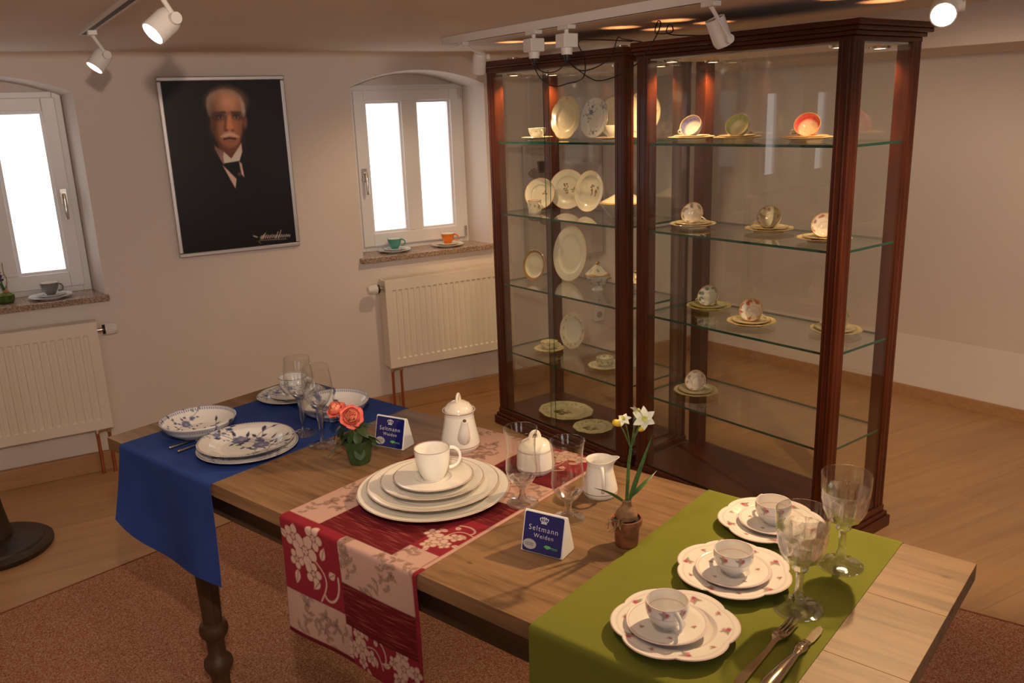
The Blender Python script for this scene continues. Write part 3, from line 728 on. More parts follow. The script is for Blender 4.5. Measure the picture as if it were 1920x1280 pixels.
# ------------------------------------------------------------------ glass cabinets
CW, CG, CD = 0.921, 0.0686, 0.4025
SH = [1.453, 1.110, 0.759, 0.407]
PO = .056
BASEZ = 0.088
def cabinet(u0, label, slide, crown):
    r = thing('glass_cabinet', label, 'cabinet', CP(u0, 0, 0), (0, 0, CA), 'mahogany glass cabinets')
    # plinth and base
    q = B(); o = .022
    for (e, z0, z1) in ((o, 0, .045), (o * .6, .045, .062), (.004, .062, BASEZ)): q.box(-e, CW + e, -e, CD + e, z0, z1)
    obj('base', q, M_MAHOG_H, r, smooth=0, bevel=.004)
    q = B(); q.box(PO, CW - PO, .012, CD - .012, BASEZ, BASEZ + .006); obj('base_board', q, M_MAHOG_H, r, smooth=0)
    zt = 1.772
    for (a, c) in ((0, 0), (CW - PO, 0), (0, CD - PO), (CW - PO, CD - PO)):
        q = B(); q.box(a, a + PO, c, c + PO, BASEZ, zt)
        # reeded bead on the two outward faces
        cx = a + PO / 2; fy = c if c == 0 else c + PO; sx = a if a == 0 else a + PO
        p = obj('post', q, M_MAHOG, r, smooth=0, bevel=.003)
        for k in (-.012, .012):
            g = B(); g.tube([(cx + k, fy, BASEZ + .004), (cx + k, fy, zt)], .0026, 8); g.tube([(sx, c + PO / 2 + k, BASEZ + .004), (sx, c + PO / 2 + k, zt)], .0026, 8)
            obj('bead', g, M_MAHOG, p)
    q = B()
    if crown:
        for (e, z0, z1) in ((.002, zt - .004, zt + .012), (.012, zt + .012, zt + .026), (.026, zt + .026, zt + .040), (.034, zt + .040, zt + .058)): q.box(-e if e < .01 else -.004, CW + e, -e, CD + e, z0, z1)
    else:
        for (e, z0, z1) in ((.002, zt - .004, zt + .020), (.006, zt + .020, zt + .030), (.003, zt + .030, zt + .052)): q.box(-e, CW + .002, -e, CD + e, z0, z1)
    obj('cornice', q, M_MAHOG_H, r, smooth=0, bevel=.004)
    q = B(); q.box(PO * .3, CW - PO * .3, PO * .3, CD - PO * .3, zt - .010, zt - .0045); obj('top_lining', q, mat('pale_lining', (.55, .50, .44), .35), r, smooth=0)
    # shelves
    for z in SH:
        q = B(); q.box(.012, CW - .012, .016, CD - .016, z - .009, z)
        q.m = [0, 0, 1, 1, 1, 1]; obj('glass_shelf', q, [M_SHELF, M_EDGE], r, smooth=0)
        for (a, c) in ((PO + .006, .03), (CW - PO - .006, .03), (PO + .006, CD - .03), (CW - PO - .006, CD - .03)):
            pn = B(); pn.tube([(a - .006, c, z - .0125), (a + .006, c, z - .0125)], .003, 8); obj('shelf_pin', pn, M_CHROME, r)
    # panes
    def pane(x0, x1, y0, y1):
        q = B(); q.box(x0, x1, y0, y1, BASEZ + .007, zt - .011); thinx = (x1 - x0) < (y1 - y0)
        q.m = [1, 1, 0, 1, 0, 1] if not thinx else [1, 1, 1, 0, 1, 0]; return obj('glass_pane', q, [M_PANE, M_EDGE], r, smooth=0)
    if slide:
        pane(PO * .9, .445, .0065, .0105); pane(.405, CW - PO * .9, .0115, .0155)
    else:
        pane(PO * .9, CW - PO * .9, .0075, .0115)
    pane(PO * .9, CW - PO * .9, CD - .0115, CD - .0075); pane(.0045, .0085, PO * .9, CD - PO * .9); pane(CW - .0085, CW - .0045, PO * .9, CD - PO * .9)
    # recessed halogen pucks
    for (a, c) in ((.105, .085), (.105, CD - .075), (CW - .105, .085), (CW - .105, CD - .075)):
        q = B(); q.lathe([(.020, zt - .018), (.034, zt - .0175), (.036, zt - .0102), (.020, zt - .0102)], 24, off=(a, c, 0)); p = obj('downlight', q, M_CHROME, r)
        q = B(); q.lathe([(0, zt - .0165), (.0205, zt - .0165), (.0205, zt - .012), (0, zt - .012)], 20, off=(a, c, 0)); obj('lens', q, M_PUCK, p)
        spot_light(r, (a, c, zt - .022), (0.0, 0.0, -1), 10.0, WARM2, 120, .8, .015, 'downlight_light')
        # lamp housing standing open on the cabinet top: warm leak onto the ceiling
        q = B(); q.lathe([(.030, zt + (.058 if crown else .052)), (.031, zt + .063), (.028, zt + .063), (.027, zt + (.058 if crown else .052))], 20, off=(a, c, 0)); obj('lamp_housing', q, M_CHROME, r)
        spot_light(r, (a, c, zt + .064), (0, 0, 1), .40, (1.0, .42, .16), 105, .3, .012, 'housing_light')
    return r
cabinet(0.0, 'mahogany glass cabinet with sliding panes next to the window radiator', True, False)
cabinet(CW + CG, 'mahogany glass cabinet with deep moulded cornice, holding only tipped cups', False, True)

# ------------------------------------------------------------------ crockery library
def dense(prof, step):
    out = [prof[0]]
    for (a, b2), (c, d) in zip(prof[:-1], prof[1:]):
        n = max(1, int(math.hypot(c - a, d - b2) / step + .5))
        for k in range(1, n + 1): t = k / n; out.append((a + (c - a) * t, b2 + (d - b2) * t))
    return out
def plate_prof(R, h, well=.62, foot=.55, t=.0032, flat=False):
    rw = R * well
    if flat:
        top = [(0, .006), (rw, .0065), (rw * 1.12, .0095), (R * .94, h - .0015), (R - .0015, h), (R, h - .0012)]
    else:
        top = [(0, .006), (rw * .85, .0062), (rw, .0085), (rw * 1.10, h * .70), (R * .93, h * .93), (R - .0015, h), (R, h - .0012)]
    bot = [(R - .0015, h - t * .9), (R * .92, h * .93 - t), (rw * 1.06, h * .62 - t * .8), (R * foot + .006, .0035), (R * foot + .0035, 0.0), (R * foot, 0.0), (R * foot - .003, .0026), (0, .003)]
    return top + bot
def bowl_prof(R, h, foot=.45, t=.0034):
    top = [(0, .007), (R * .35, .0085), (R * .62, h * .27), (R * .82, h * .55), (R * .94, h * .82), (R - .001, h), (R, h + .0006)]
    bot = [(R + .0012, h - .0006), (R * .95 + t, h * .80), (R * .82 + t * 1.2, h * .50), (R * .62 + t, h * .20), (R * foot + .004, .006), (R * foot + .003, 0), (R * foot, 0), (R * foot - .003, .0035), (0, .004)]
    return top + bot
def cup_prof(rt, rb, h, t=.0026, foot=True, belly=0.0):
    f = .005 if foot else 0.0
    def rr(k): return rb + (rt - rb) * (k ** .75) + belly * math.sin(PI * k)
    ins = [(0, f + .004)] + [(max(rr(k / 8) - t, .002), f + .004 + (h - f - .004) * (k / 8)) for k in range(0, 9)]
    out = [(rr(1), h + .0004)] + [(rr(k / 8), f + (h - f) * (k / 8)) for k in range(8, -1, -1)]
    ft = [(rb * .86, f * .6), (rb * .88, 0), (rb * .80, 0), (rb * .78, f * .5), (0, f * .55)] if foot else [(rb - .002, 0), (0, 0)]
    ins[-1] = (rr(1) - t * .7, h)
    return ins + out + ft
def handle(rt, h, zc=None, reach=.026, th=.0036, ht=.036, flat=1.0, r_at=None):
    zc = zc or h * .55; r0 = r_at or rt; q = B(); pts = []
    for k in range(15):
        a = PI / 2 - PI * k / 14
        pts.append((r0 - .003 + reach * math.cos(a) ** .8 if math.cos(a) > 0 else r0 - .003, 0, zc + ht / 2 * math.sin(a) - (0.004 * k / 14)))
    q.tube(pts, [th * (1.25 - .35 * math.sin(PI * k / 14)) for k in range(15)], 10, flat=flat); return q

def painted_mesh(name, b, fn, smooth=40):
    me = mesh(name, b, M_PAINTP, smooth); c = cos(me); setcol(me, fn(c)); return me

# --- white set with brown-red rims
def line_fn(radii, base=(0.72, 0.695, 0.635), col=(0.24, .07, .045), w=.0016):
    def fn(c):
        r = np.hypot(c[:, 0], c[:, 1]); a = Art(c[:, 0], c[:, 1], base, .0007)
        for q in radii: a.ring(0, 0, q, w, col, 1, r)
        return a.C
    return fn
def rim_line_fn(zs, base=(.80, .78, .73), col=(.24, .07, .045), w=.0018, rmin=0):
    def fn(c):
        C = np.tile(np.array(base), (len(c), 1)); r = np.hypot(c[:, 0], c[:, 1])
        for z in zs:
            k = sstep(np.abs(c[:, 2] - z) - w / 2, .0006) * (r > rmin); C = C * (1 - k[:, None]) + np.array(col) * k[:, None]
        return C
    return fn
ZCL = TH + CLOTH
def tput(name, me, mats, u, v, z, label, cat, rz=0.0, group=None):
    p = TO + UT * u + NT * v; o = obj(name, me, mats, None, (p.x, p.y, z), (0, 0, TA + rz)); return tag(o, label, cat, group)
su, sv = 1.000, 0.262
zz = ZCL
for (R, h, du, dv, nm, lab, dz) in ((.171, .020, 0, 0, 'charger_plate', 'largest white plate with brown rim line, bottom of the stack on the red runner', .0),
                           (.149, .021, -.006, .006, 'dinner_plate', 'white dinner plate with brown rim line, second from the bottom of the stack', .0078),
                           (.117, .019, -.014, .012, 'side_plate', 'white side plate with brown rim line, beneath the saucer in the stack', .0078),
                           (.091, .017, -.014, .016, 'saucer', 'white saucer with brown rim line carrying the tall white cup', .0078)):
    zz += dz
    b = B(); b.lathe(dense(plate_prof(R, h, flat=(nm != 'saucer'), well=.66 if nm != 'saucer' else .42), .0022), 112)
    tput(nm, painted_mesh(nm, b, line_fn([R - .0012])), None, su + du, sv + dv, zz, lab, 'plate' if nm != 'saucer' else 'saucer')
def cup_thing(name, label, loc, rot, body_me, hdl, hmat, cat='cup', group=None):
    r = thing(name, label, cat, loc, rot, group); obj('bowl', body_me, None, r); obj('handle', hdl, hmat, r); return r
b = B(); b.lathe(dense(cup_prof(.0405, .0255, .074, belly=.003), .0022), 72); me = painted_mesh('cup_bowl', b, rim_line_fn([.0735], rmin=.036))
cup_thing('coffee_cup', 'tall white cup with brown rim line on top of the plate stack', TP(su - .014, sv + .016, 0) + Vector((0, 0, zz + .0068 - TH)), (0, 0, TA + 1.02), me, handle(.0405, .074, zc=.046, reach=.027, ht=.044), M_PORC)

# coffee pot
def coffee_pot():
    r = thing('coffee_pot', 'white coffee pot with brown rim lines and loop-handled lid', 'coffee pot', TP(.865, .497, CLOTH), (0, 0, TA))
    prof = [(0, .004), (.040, .004), (.036, 0), (.041, 0), (.046, .006), (.0495, .012), (.0500, .018), (.0475, .035), (.042, .060), (.0385, .080), (.0375, .092), (.0395, .100), (.0425, .104), (.0415, .106), (.036, .103), (.034, .09), (0, .088)]
    b = B(); b.lathe(dense(prof, .002), 80); obj('body', painted_mesh('pot_body', b, rim_line_fn([.104, .0155], rmin=.030)), None, r)
    lid = [(0, .098), (.0355, .098), (.0365, .106), (.0345, .112), (.028, .120), (.018, .126), (.008, .1285), (0, .129)]
    b = B(); b.lathe(dense(lid, .003), 56); p = obj('lid', b, M_PORCW, r)
    q = B(); pts = [(.011 * math.cos(a), 0, .1275 + .017 * math.sin(a)) for a in [PI * k / 12 for k in range(13)]]; q.tube(pts, .0036, 10, flat=1.4); q.xf(Matrix.Rotation(2.0, 4, 'Z')); obj('loop_knob', q, M_PORCW, p)
    ang = -0.60
    D = Matrix.Rotation(ang, 4, 'Z')
    q = B(); q.tube([(.030, 0, .030), (.043, 0, .042), (.051, 0, .060), (.055, 0, .078), (.059, 0, .090), (.062, 0, .095)], [.013, .0165, .0145, .0105, .0078, .0070], 18); q.tube([(.0625, 0, .0958), (.0629, 0, .0964)], .0048, 12, m=1); q.xf(D); obj('spout', q, [M_PORC, mat('spout_hole', (.10, .06, .04), .6)], r)
    q = B(); pts = []
    for k in range(17): a = PI / 2 - PI * k / 16; pts.append((-.034 - .032 * max(math.cos(a), 0) ** .7, 0, .062 + .034 * math.sin(a)))
    q.tube(pts, .0042, 10, flat=1.3); q.xf(D); obj('handle', q, M_PORC, r)
coffee_pot()
def sugar():
    r = thing('sugar_bowl', 'white lidded sugar bowl with brown rim lines behind the stemmed glasses', 'sugar bowl', TP(1.105, .500, CLOTH), (0, 0, TA))
    prof = [(0, .004), (.036, .004), (.034, 0), (.039, 0), (.0435, .006), (.0455, .012), (.0445, .025), (.0425, .045), (.0415, .056), (.0405, .057), (.037, .054), (0, .05)]
    b = B(); b.lathe(dense(prof, .002), 72); obj('body', painted_mesh('sugar_body', b, rim_line_fn([.0555, .0115], rmin=.030)), None, r)
    b = B(); b.lathe(dense([(0, .05), (.038, .053), (.0405, .058), (.039, .063), (.031, .073), (.018, .080), (.006, .0825), (0, .083)], .003), 56); p = obj('lid', b, M_PORCW, r)
    q = B(); pts = [(.012 * math.cos(a), 0, .081 + .016 * math.sin(a)) for a in [PI * k / 12 for k in range(13)]]; q.tube(pts, .0036, 10, flat=1.4); q.xf(Matrix.Rotation(1.1, 4, 'Z')); obj('loop_knob', q, M_PORCW, p)
sugar()
def creamer():
    r = thing('cream_jug', 'small white cream jug with pouring lip and brown line, beside the red runner', 'jug', TP(1.300, .483, .0004), (0, 0, TA + .50))
    prof = [(0, .004), (.034, .004), (.031, 0), (.036, 0), (.0385, .005), (.0392, .011), (.0375, .022), (.033, .042), (.0292, .060), (.0282, .070), (.0295, .078), (.031, .083), (.0302, .0835), (.0280, .078), (.0265, .068), (.029, .05), (.034, .02), (0, .009)]
    def lip(a, rr, z): return 1 + .42 * max(0, (z - .062) / .022) ** 1.4 * max(0, math.cos(a)) ** 14
    b = B(); b.lathe(dense(prof, .0018), 96, scale=lip)
    b.v = [(x, y, z + (.006 * max(0, (z - .06) / .024) * max(0, math.cos(math.atan2(y, x))) ** 10)) for x, y, z in b.v]
    obj('body', painted_mesh('jug_body', b, rim_line_fn([.0105], rmin=.030)), None, r)
    q = handle(.031, .083, zc=.048, reach=.024, ht=.05, r_at=.033); q.xf(Matrix.Rotation(-1.35, 4, 'Z')); obj('handle', q, M_PORC, r)
creamer()

# --- rose-sprig set with scalloped plates on green
PINK = (.50, .17, .22); LILAC = (.62, .42, .50)
def scallop(a, r, z, R=.105, amp=.045, n=6):
    k = min(1, max(0, (r / R - .6) / .4)); t = (a * n / (2 * PI)) % 1.0
    return 1 + amp * k * (abs(math.sin(PI * t)) ** .7 - .62)
def sprig(a, x, y, s, rot=0):
    a.ell(x, y, .0042 * s, .0038 * s, rot, PINK); a.ell(x + .003 * s * math.cos(rot), y + .003 * s * math.sin(rot), .003 * s, .0027 * s, 0, (.42, .10, .15)); a.ell(x - .004 * s * math.sin(rot), y + .004 * s * math.cos(rot), .0026 * s, .0026 * s, 0, (.60, .26, .30))
    for k in (-1, 1): a.leaf(x, y, rot + 2.4 * k, .009 * s, .0018 * s, (.30, .30, .22))
def sprig_plate(R, h, sprigs, well, amp, ringr, nsc=6):
    b = B(); b.lathe(dense(plate_prof(R, h, well=well), .0019), 168, scale=lambda a, r, z: scallop(a, r, z, R, amp, nsc))
    def fn(c):
        a = Art(c[:, 0], c[:, 1], (.80, .775, .75), .0009); ang = np.arctan2(c[:, 1], c[:, 0]); r = np.hypot(c[:, 0], c[:, 1])
        t = (ang * nsc / (2 * PI)) % 1.0; k = np.clip((r / R - .6) / .4, 0, 1); rn = r / (1 + amp * k * (np.abs(np.sin(PI * t)) ** .7 - .62))
        for q, w, col in ringr: a.ring(0, 0, R * q, w, col, .9, rn)
        for (q, th, s) in sprigs: sprig(a, R * q * math.cos(th), R * q * math.sin(th), s, th + 1)
        return a.C
    return painted_mesh('sprig_plate', b, fn)
ME_GP = sprig_plate(.101, .019, [(.82, .4 + k * 2 * PI / 5, 1.5) for k in range(5)] + [(.80, 1.0 + k * 2 * PI / 5, .8) for k in range(5)], .60, .085, [(.995, .0016, (.60, .30, .30)), (.90, .0013, LILAC), (.66, .0010, LILAC)])
ME_GS = sprig_plate(.0665, .016, [(.66, .3 + k * 2 * PI / 5, .7) for k in range(5)], .40, .0, [(.99, .0014, (.62, .36, .38)), (.93, .0010, LILAC)])
b = B(); b.lathe(dense(cup_prof(.0345, .0175, .047, belly=.0055), .0017), 80)
def gcup(c):
    C = rim_line_fn([.0465, .030], (.81, .79, .77), (.60, .36, .40), .0012, .024)(c); ang = np.arctan2(c[:, 1], c[:, 0]); r = np.hypot(c[:, 0], c[:, 1])
    out = r > (.0175 + (.0345 - .0175) * np.clip(c[:, 2] / .047, 0, 1) ** .75 + .0055 * np.sin(PI * np.clip(c[:, 2] / .047, 0, 1)) - .0016)
    a = Art(ang * .034, c[:, 2], (0, 0, 0), .0008); a.C = C.copy()
    for k in range(-3, 4): sprig(a, k * .030 + .012, .0385, 1.25, .4)
    C[out] = a.C[out]; return C
ME_GC = painted_mesh('sprig_cup_bowl', b, gcup)
ME_GH = mesh('handle', handle(.0345, .047, zc=.030, reach=.020, th=.0031, ht=.026), M_PORC, 35)
for i, (pu, pv, suu, svv, hr, wh) in enumerate(((1.689, .118, 1.680, .109, -.62, 'nearest the fork and knife'), (1.690, .330, 1.693, .322, 2.55, 'between the other two green-runner settings'), (1.668, .545, 1.673, .542, 2.55, 'half behind the cut goblet'))):
    tput('dessert_plate', ME_GP, None, pu, pv, ZCL, 'scalloped white plate with rose sprigs on the green runner, ' + wh, 'plate', .5 * i, 'rose-sprig settings on the green runner')
    tput('saucer', ME_GS, None, suu, svv, ZCL + .0075, 'round rose-sprig saucer on a scalloped plate, ' + wh, 'saucer', .3 * i, 'rose-sprig settings on the green runner')
    r = thing('tea_cup', 'small white tea cup with pink rose sprigs, ' + wh, 'cup', TP(suu, svv, 0) + Vector((0, 0, ZCL + .0135 - TH)), (0, 0, TA + hr), 'rose-sprig settings on the green runner')
    obj('bowl', ME_GC, None, r); obj('handle', ME_GH, None, r)

# --- blue flower set
BL = (.075, .10, .24); BL2 = (.17, .20, .36); BLK = (.05, .06, .11)
def spray(a, x, y, s, rot, seed=0):
    rs = random.Random(seed); c, n = math.cos(rot), math.sin(rot)
    def q(u, v): return (x + s * (u * c - v * n), y + s * (u * n + v * c))
    a.line([q(-.045, -.004), q(-.02, .004), q(0, 0), q(.03, .006), q(.052, .001)], .0011 * s, BL)
    a.line([q(-.01, 0), q(-.022, .022), q(-.030, .034)], .0010 * s, BL); a.line([q(.012, .004), q(.022, .024), q(.036, .032)], .0010 * s, BL); a.line([q(.0, 0), q(.008, -.02), q(.024, -.028)], .0010 * s, BL)
    for (u, v, an, l) in ((-.045, -.004, 2.8, .013), (-.034, .004, 2.0, .011), (-.028, -.006, 4.0, .011), (.052, .001, 0, .014), (.044, .008, .9, .011), (.040, -.003, -.9, .011), (-.030, .034, 2.2, .012), (-.026, .026, .9, .010), (-.022, .018, 3.0, .010), (.036, .032, .6, .012), (.028, .028, 1.9, .010), (.024, -.028, -.6, .012), (.016, -.024, -2.0, .010), (.008, -.014, -2.6, .010), (-.012, .010, 2.4, .011), (-.036, -.004, 1.2, .010), (.034, .004, -1.4, .010), (.018, .016, 2.6, .010), (.004, .014, 1.6, .011), (-.006, -.012, 4.4, .011)):
        p = q(u, v); a.leaf(p[0], p[1], rot + an, l * s, .0025 * s, BL if rs.random() < .6 else BLK)
    p = q(0, .001); a.blossom(p[0], p[1], .0135 * s, BL2, (.35, .36, .45), 8, BL); p = q(.028, .003); a.blossom(p[0], p[1], .007 * s, BL2, BL, 6, BL)
    p = q(-.024, .020); a.ell(p[0], p[1], .004 * s, .004 * s, 0, BL)
def blue_fn(R, sprays, base=(.80, .79, .77), dots=True, seg=190):
    def fn(c):
        a = Art(c[:, 0], c[:, 1], base, .0008); r = np.hypot(c[:, 0], c[:, 1]); ang = np.arctan2(c[:, 1], c[:, 0])
        for i, (x, y, s, rot) in enumerate(sprays): spray(a, x, y, s, rot, i)
        a.ring(0, 0, R - .0008, .0016, (.14, .12, .16), 1, r)
        if dots:
            k = sstep(np.abs(r - (R - .0040)) - .0016, .0005) * (np.round(ang / (2 * PI) * seg).astype(int) % 2 == 0); a.put(k, BL)
        else: a.ring(0, 0, R - .003, .0014, BL, 1, r)
        return a.C
    return fn
GB = 'blue-flower crockery on the blue runner'
b = B(); b.lathe(dense(plate_prof(.128, .019, well=.66), .0018), 190); me = painted_mesh('blue_plate', b, blue_fn(.128, [(-.09, .03, .8, 1.8), (.09, .02, .8, -1.2), (0, -.095, .8, .2)]))
tput('dinner_plate', me, None, .418, .170, ZCL, 'blue-flower dinner plate underneath the soup plate on the blue runner', 'plate')
b = B(); b.lathe(dense([(0, .006), (.066, .0065), (.078, .012), (.092, .022), (.108, .0265), (.1205, .028), (.122, .0272), (.1205, .025), (.107, .0235), (.091, .019), (.077, .009), (.064, .003), (.062, 0), (.058, 0), (.056, .003), (0, .0035)], .0016), 220)
SPR = [(-.046, -.014, 1.75, 1.15), (.006, .034, 1.65, .7), (.072, .034, 1.25, -.5), (-.066, -.072, .7, 2.0)]
me = painted_mesh('blue_soup_plate', b, blue_fn(.122, SPR, seg=220)); tput('soup_plate', me, None, .420, .166, ZCL + .0080, 'blue-flower soup plate on top, holding the biggest blossom spray', 'plate', -.55)
b = B(); b.lathe(dense(bowl_prof(.099, .050), .0018), 190); ME_BB = painted_mesh('blue_bowl', b, blue_fn(.099, [(.030, .038, 1.5, .6), (-.060, -.020, .9, 2.2), (-.005, -.062, .8, 3.6)]))
tput('salad_bowl', ME_BB, None, .205, .160, ZCL, 'blue-flower salad bowl at the end of the table, by the cutlery handles', 'bowl', -.3)
tput('salad_bowl', ME_BB, None, .400, .470, ZCL, 'blue-flower salad bowl partly hidden behind the roses', 'bowl', 2.2)
b = B(); b.lathe(dense(plate_prof(.102, .018, well=.62), .0019), 150); me = painted_mesh('blue_side', b, blue_fn(.102, [(-.05, -.05, .8, 2.4), (.05, -.05, .8, .6)], dots=False)); tput('side_plate', me, None, .160, .497, ZCL, 'blue-flower side plate under the cup and saucer behind the wine glasses', 'plate')
b = B(); b.lathe(dense(plate_prof(.079, .017, well=.42), .0018), 140); me = painted_mesh('blue_saucer', b, blue_fn(.079, [(-.036, -.036, .65, 2.4), (.042, .01, .6, 0)], dots=False)); tput('saucer', me, None, .170, .502, ZCL + .0078, 'blue-flower saucer under the blue-flower cup', 'saucer')
b = B(); b.lathe(dense(cup_prof(.0440, .0225, .058, belly=.005), .0017), 100)
def bcup(c):
    C = rim_line_fn([.0565], (.80, .79, .77), BL, .0016, .038)(c); ang = np.arctan2(c[:, 1], c[:, 0]); r = np.hypot(c[:, 0], c[:, 1]); k = np.clip(c[:, 2] / .058, 0, 1)
    out = r > (.0225 + (.0440 - .0225) * k ** .75 + .005 * np.sin(PI * k) - .0016)
    a = Art(ang * .040, c[:, 2], (0, 0, 0), .0008); a.C = C.copy()
    for q in range(-2, 3): spray(a, q * .060, .030, .55, .5 * q, q)
    C[out] = a.C[out]; return C
cup_thing('tea_cup', 'blue-flower tea cup seen through the wine glasses', TP(.170, .502, 0) + Vector((0, 0, ZCL + .0145 - TH)), (0, 0, TA + .6), painted_mesh('blue_cup_bowl', b, bcup), handle(.044, .058, zc=.034, reach=.023, ht=.034), M_PORC)
for (u, lab) in ((.236, 'slim steel cutlery handle nearer the salad bowl, tucked by the blue plates'), (.278, 'slim steel cutlery handle against the blue plates, farther from the salad bowl')):
    e0, e1 = TP(u, .052, CLOTH + .004), TP(u + .003, .262, CLOTH + .004)
    r = thing('table_knife', lab, 'cutlery', e0)
    q = B(); d = e1 - e0; q.tube([(0, 0, 0), tuple(d * .02), tuple(d * .30), tuple(d * .46)], [.0028, .0040, .0038, .0024], 12); obj('handle', q, M_DSTEEL, r)
    q = B(); q.tube([tuple(d * .45), tuple(d * .5), tuple(d * .9), tuple(d)], [.002, .0034, .0034, .001], 8, flat=.3); obj('blade', q, M_CHROME, r)

# ------------------------------------------------------------------ table
def table():
    t = thing('dining_table', 'long worn pine table with turned legs carrying three runners', 'table', (TO.x, TO.y, 0), (0, 0, TA))
    th = .034; g = .0001; edges = [0, .215, .422, TW]
    for i in range(3):
        q = B(); q.box(.0, TL, edges[i] + g, edges[i + 1] - g, TH - th, TH); obj('plank', q, M_TABLE, t, smooth=0, bevel=.0007)
    ins = .075
    for (a, c, d, e) in ((.19, TL - .19, ins, ins + .022), (.19, TL - .19, TW - ins - .022, TW - ins), (.16, .182, ins, TW - ins), (TL - .182, TL - .16, ins, TW - ins)):
        q = B(); q.box(a, c, d, e, TH - th - .115, TH - th - .0005); obj('apron', q, M_APRON, t, smooth=0)
    prof = [(0, TH - th - .0005), (.036, TH - th - .0005), (.036, TH - th - .12), (.034, .58), (.033, .50), (.027, .26), (.026, .232), (.036, .226), (.040, .214), (.040, .202), (.036, .190), (.028, .183), (.025, .170), (.025, .128), (.030, .120), (.039, .108), (.041, .094), (.036, .078), (.028, .066), (.025, .03), (.027, .012), (.024, .0085), (0, .0085)]
    for (a, c) in ((.232, .105), (.232, TW - .105), (TL - .232, .105), (TL - .232, TW - .105)):
        b = B(); b.lathe(prof, 28, off=(a, c, 0)); obj('leg', b, M_LEG, t)
M_APRON = wood('apron_pine', (0.05, 0.028, 0.014), (0.09, 0.05, 0.026), (0.13, 0.075, 0.04), (1.1, 15, 15), 0.6)
M_LEG = wood('turned_leg_wood', (0.045, 0.022, 0.010), (0.085, 0.042, 0.019), (0.12, 0.062, 0.028), (9, 9, 1.0), 0.5)
table()

# ------------------------------------------------------------------ runners
def runner_path(t, drop, back):
    """length along the cloth -> (v, z) over the table edge"""
    rad = .006; arc = rad * PI / 2
    if t < drop: return (-rad - .001, -(drop - t) - rad)
    t -= drop
    if t < arc: a = t / rad; return (-.001 - rad * math.cos(a), -rad + rad * math.sin(a))
    t -= arc
    if t < TW + .002: return (t - .001, 0.0)
    t -= TW + .002
    if t < arc: a = t / rad; return (TW + .001 + rad * math.sin(a), -rad + rad * math.cos(a))
    t -= arc; return (TW + .001 + rad, -rad - t)
def runner(name, label, u0, u1, drop, back, m, nu, nt, wave=.004, curl=0.0, skew=(0.0, 0.0), paint=None, rnd=0.0):
    tot = drop + .006 * PI + TW + .002 + back; base = empty  # noqa
    w = u1 - u0; b = B(); S = []; T_ = []
    off = Vector((TO.x + UT.x * u0, TO.y + UT.y * u0, TH))
    def pos(u, v, side):
        t = v * tot; s = u * w; pv, pz = runner_path(t, drop, back)
        hang = max(0.0, drop - t)
        k = hang / drop if drop else 0
        if hang > 0 and rnd: pz = pz + rnd * k * (1 - u) ** 5
        dv = -wave * k * math.sin(u * 9 + 1.0) - .010 * k * k - curl * k * (1 - u) ** 3
        du = skew[0] * (1 - k) + skew[1] * k + .003 * k * math.sin(u * 5)
        th = .0012 if side == 0 else .0
        # outer (upper) skin is offset away from the table
        if t < drop: return (s + du, pv + dv - (th), pz)
        if pz == 0.0: return (s + du, pv, pz + .0002 + th)
        return (s + du, pv + (th * .7 if pv > TW / 2 else -th * .7), pz + .0002 + th * .7)
    b.grid(lambda u, v: pos(u, v, 0), nu, nt); n1 = len(b.v)
    b2 = B(); b2.grid(lambda u, v: pos(u, v, 1), nu, nt)
    o = len(b.v); b.v += b2.v; b.f += [tuple(o + i for i in f[::-1]) for f in b2.f]; b.m += b2.m
    ring = [i for i in range(nu + 1)] + [(nu + 1) * j + nu for j in range(1, nt + 1)] + [(nu + 1) * nt + i for i in range(nu - 1, -1, -1)] + [(nu + 1) * j for j in range(nt - 1, 0, -1)]
    for i in range(len(ring)):
        p, q = ring[i], ring[(i + 1) % len(ring)]; b.f.append((q, p, o + p, o + q)); b.m.append(0)
    me = mesh(name, b, m, 60)
    if paint:
        uu = np.tile(np.linspace(0, w, nu + 1), nt + 1); tt = np.repeat(np.linspace(0, tot, nt + 1), nu + 1)
        C = paint(uu, tt, w); setcol(me, np.vstack([C, C]))
    return tag(obj(name, me, None, None, off, (0, 0, TA)), label, 'table runner')
runner('table_runner', 'plain deep blue cloth runner hanging over the table end by the radiator', .085, .522, .262, .20, M_BLUE, 40, 150, wave=.006, curl=.03, skew=(0, .006), rnd=.07)
runner('table_runner', 'plain lime green cloth runner under the rose-sprig settings', 1.486, 1.895, .262, .20, M_GREEN, 40, 150, wave=.004)

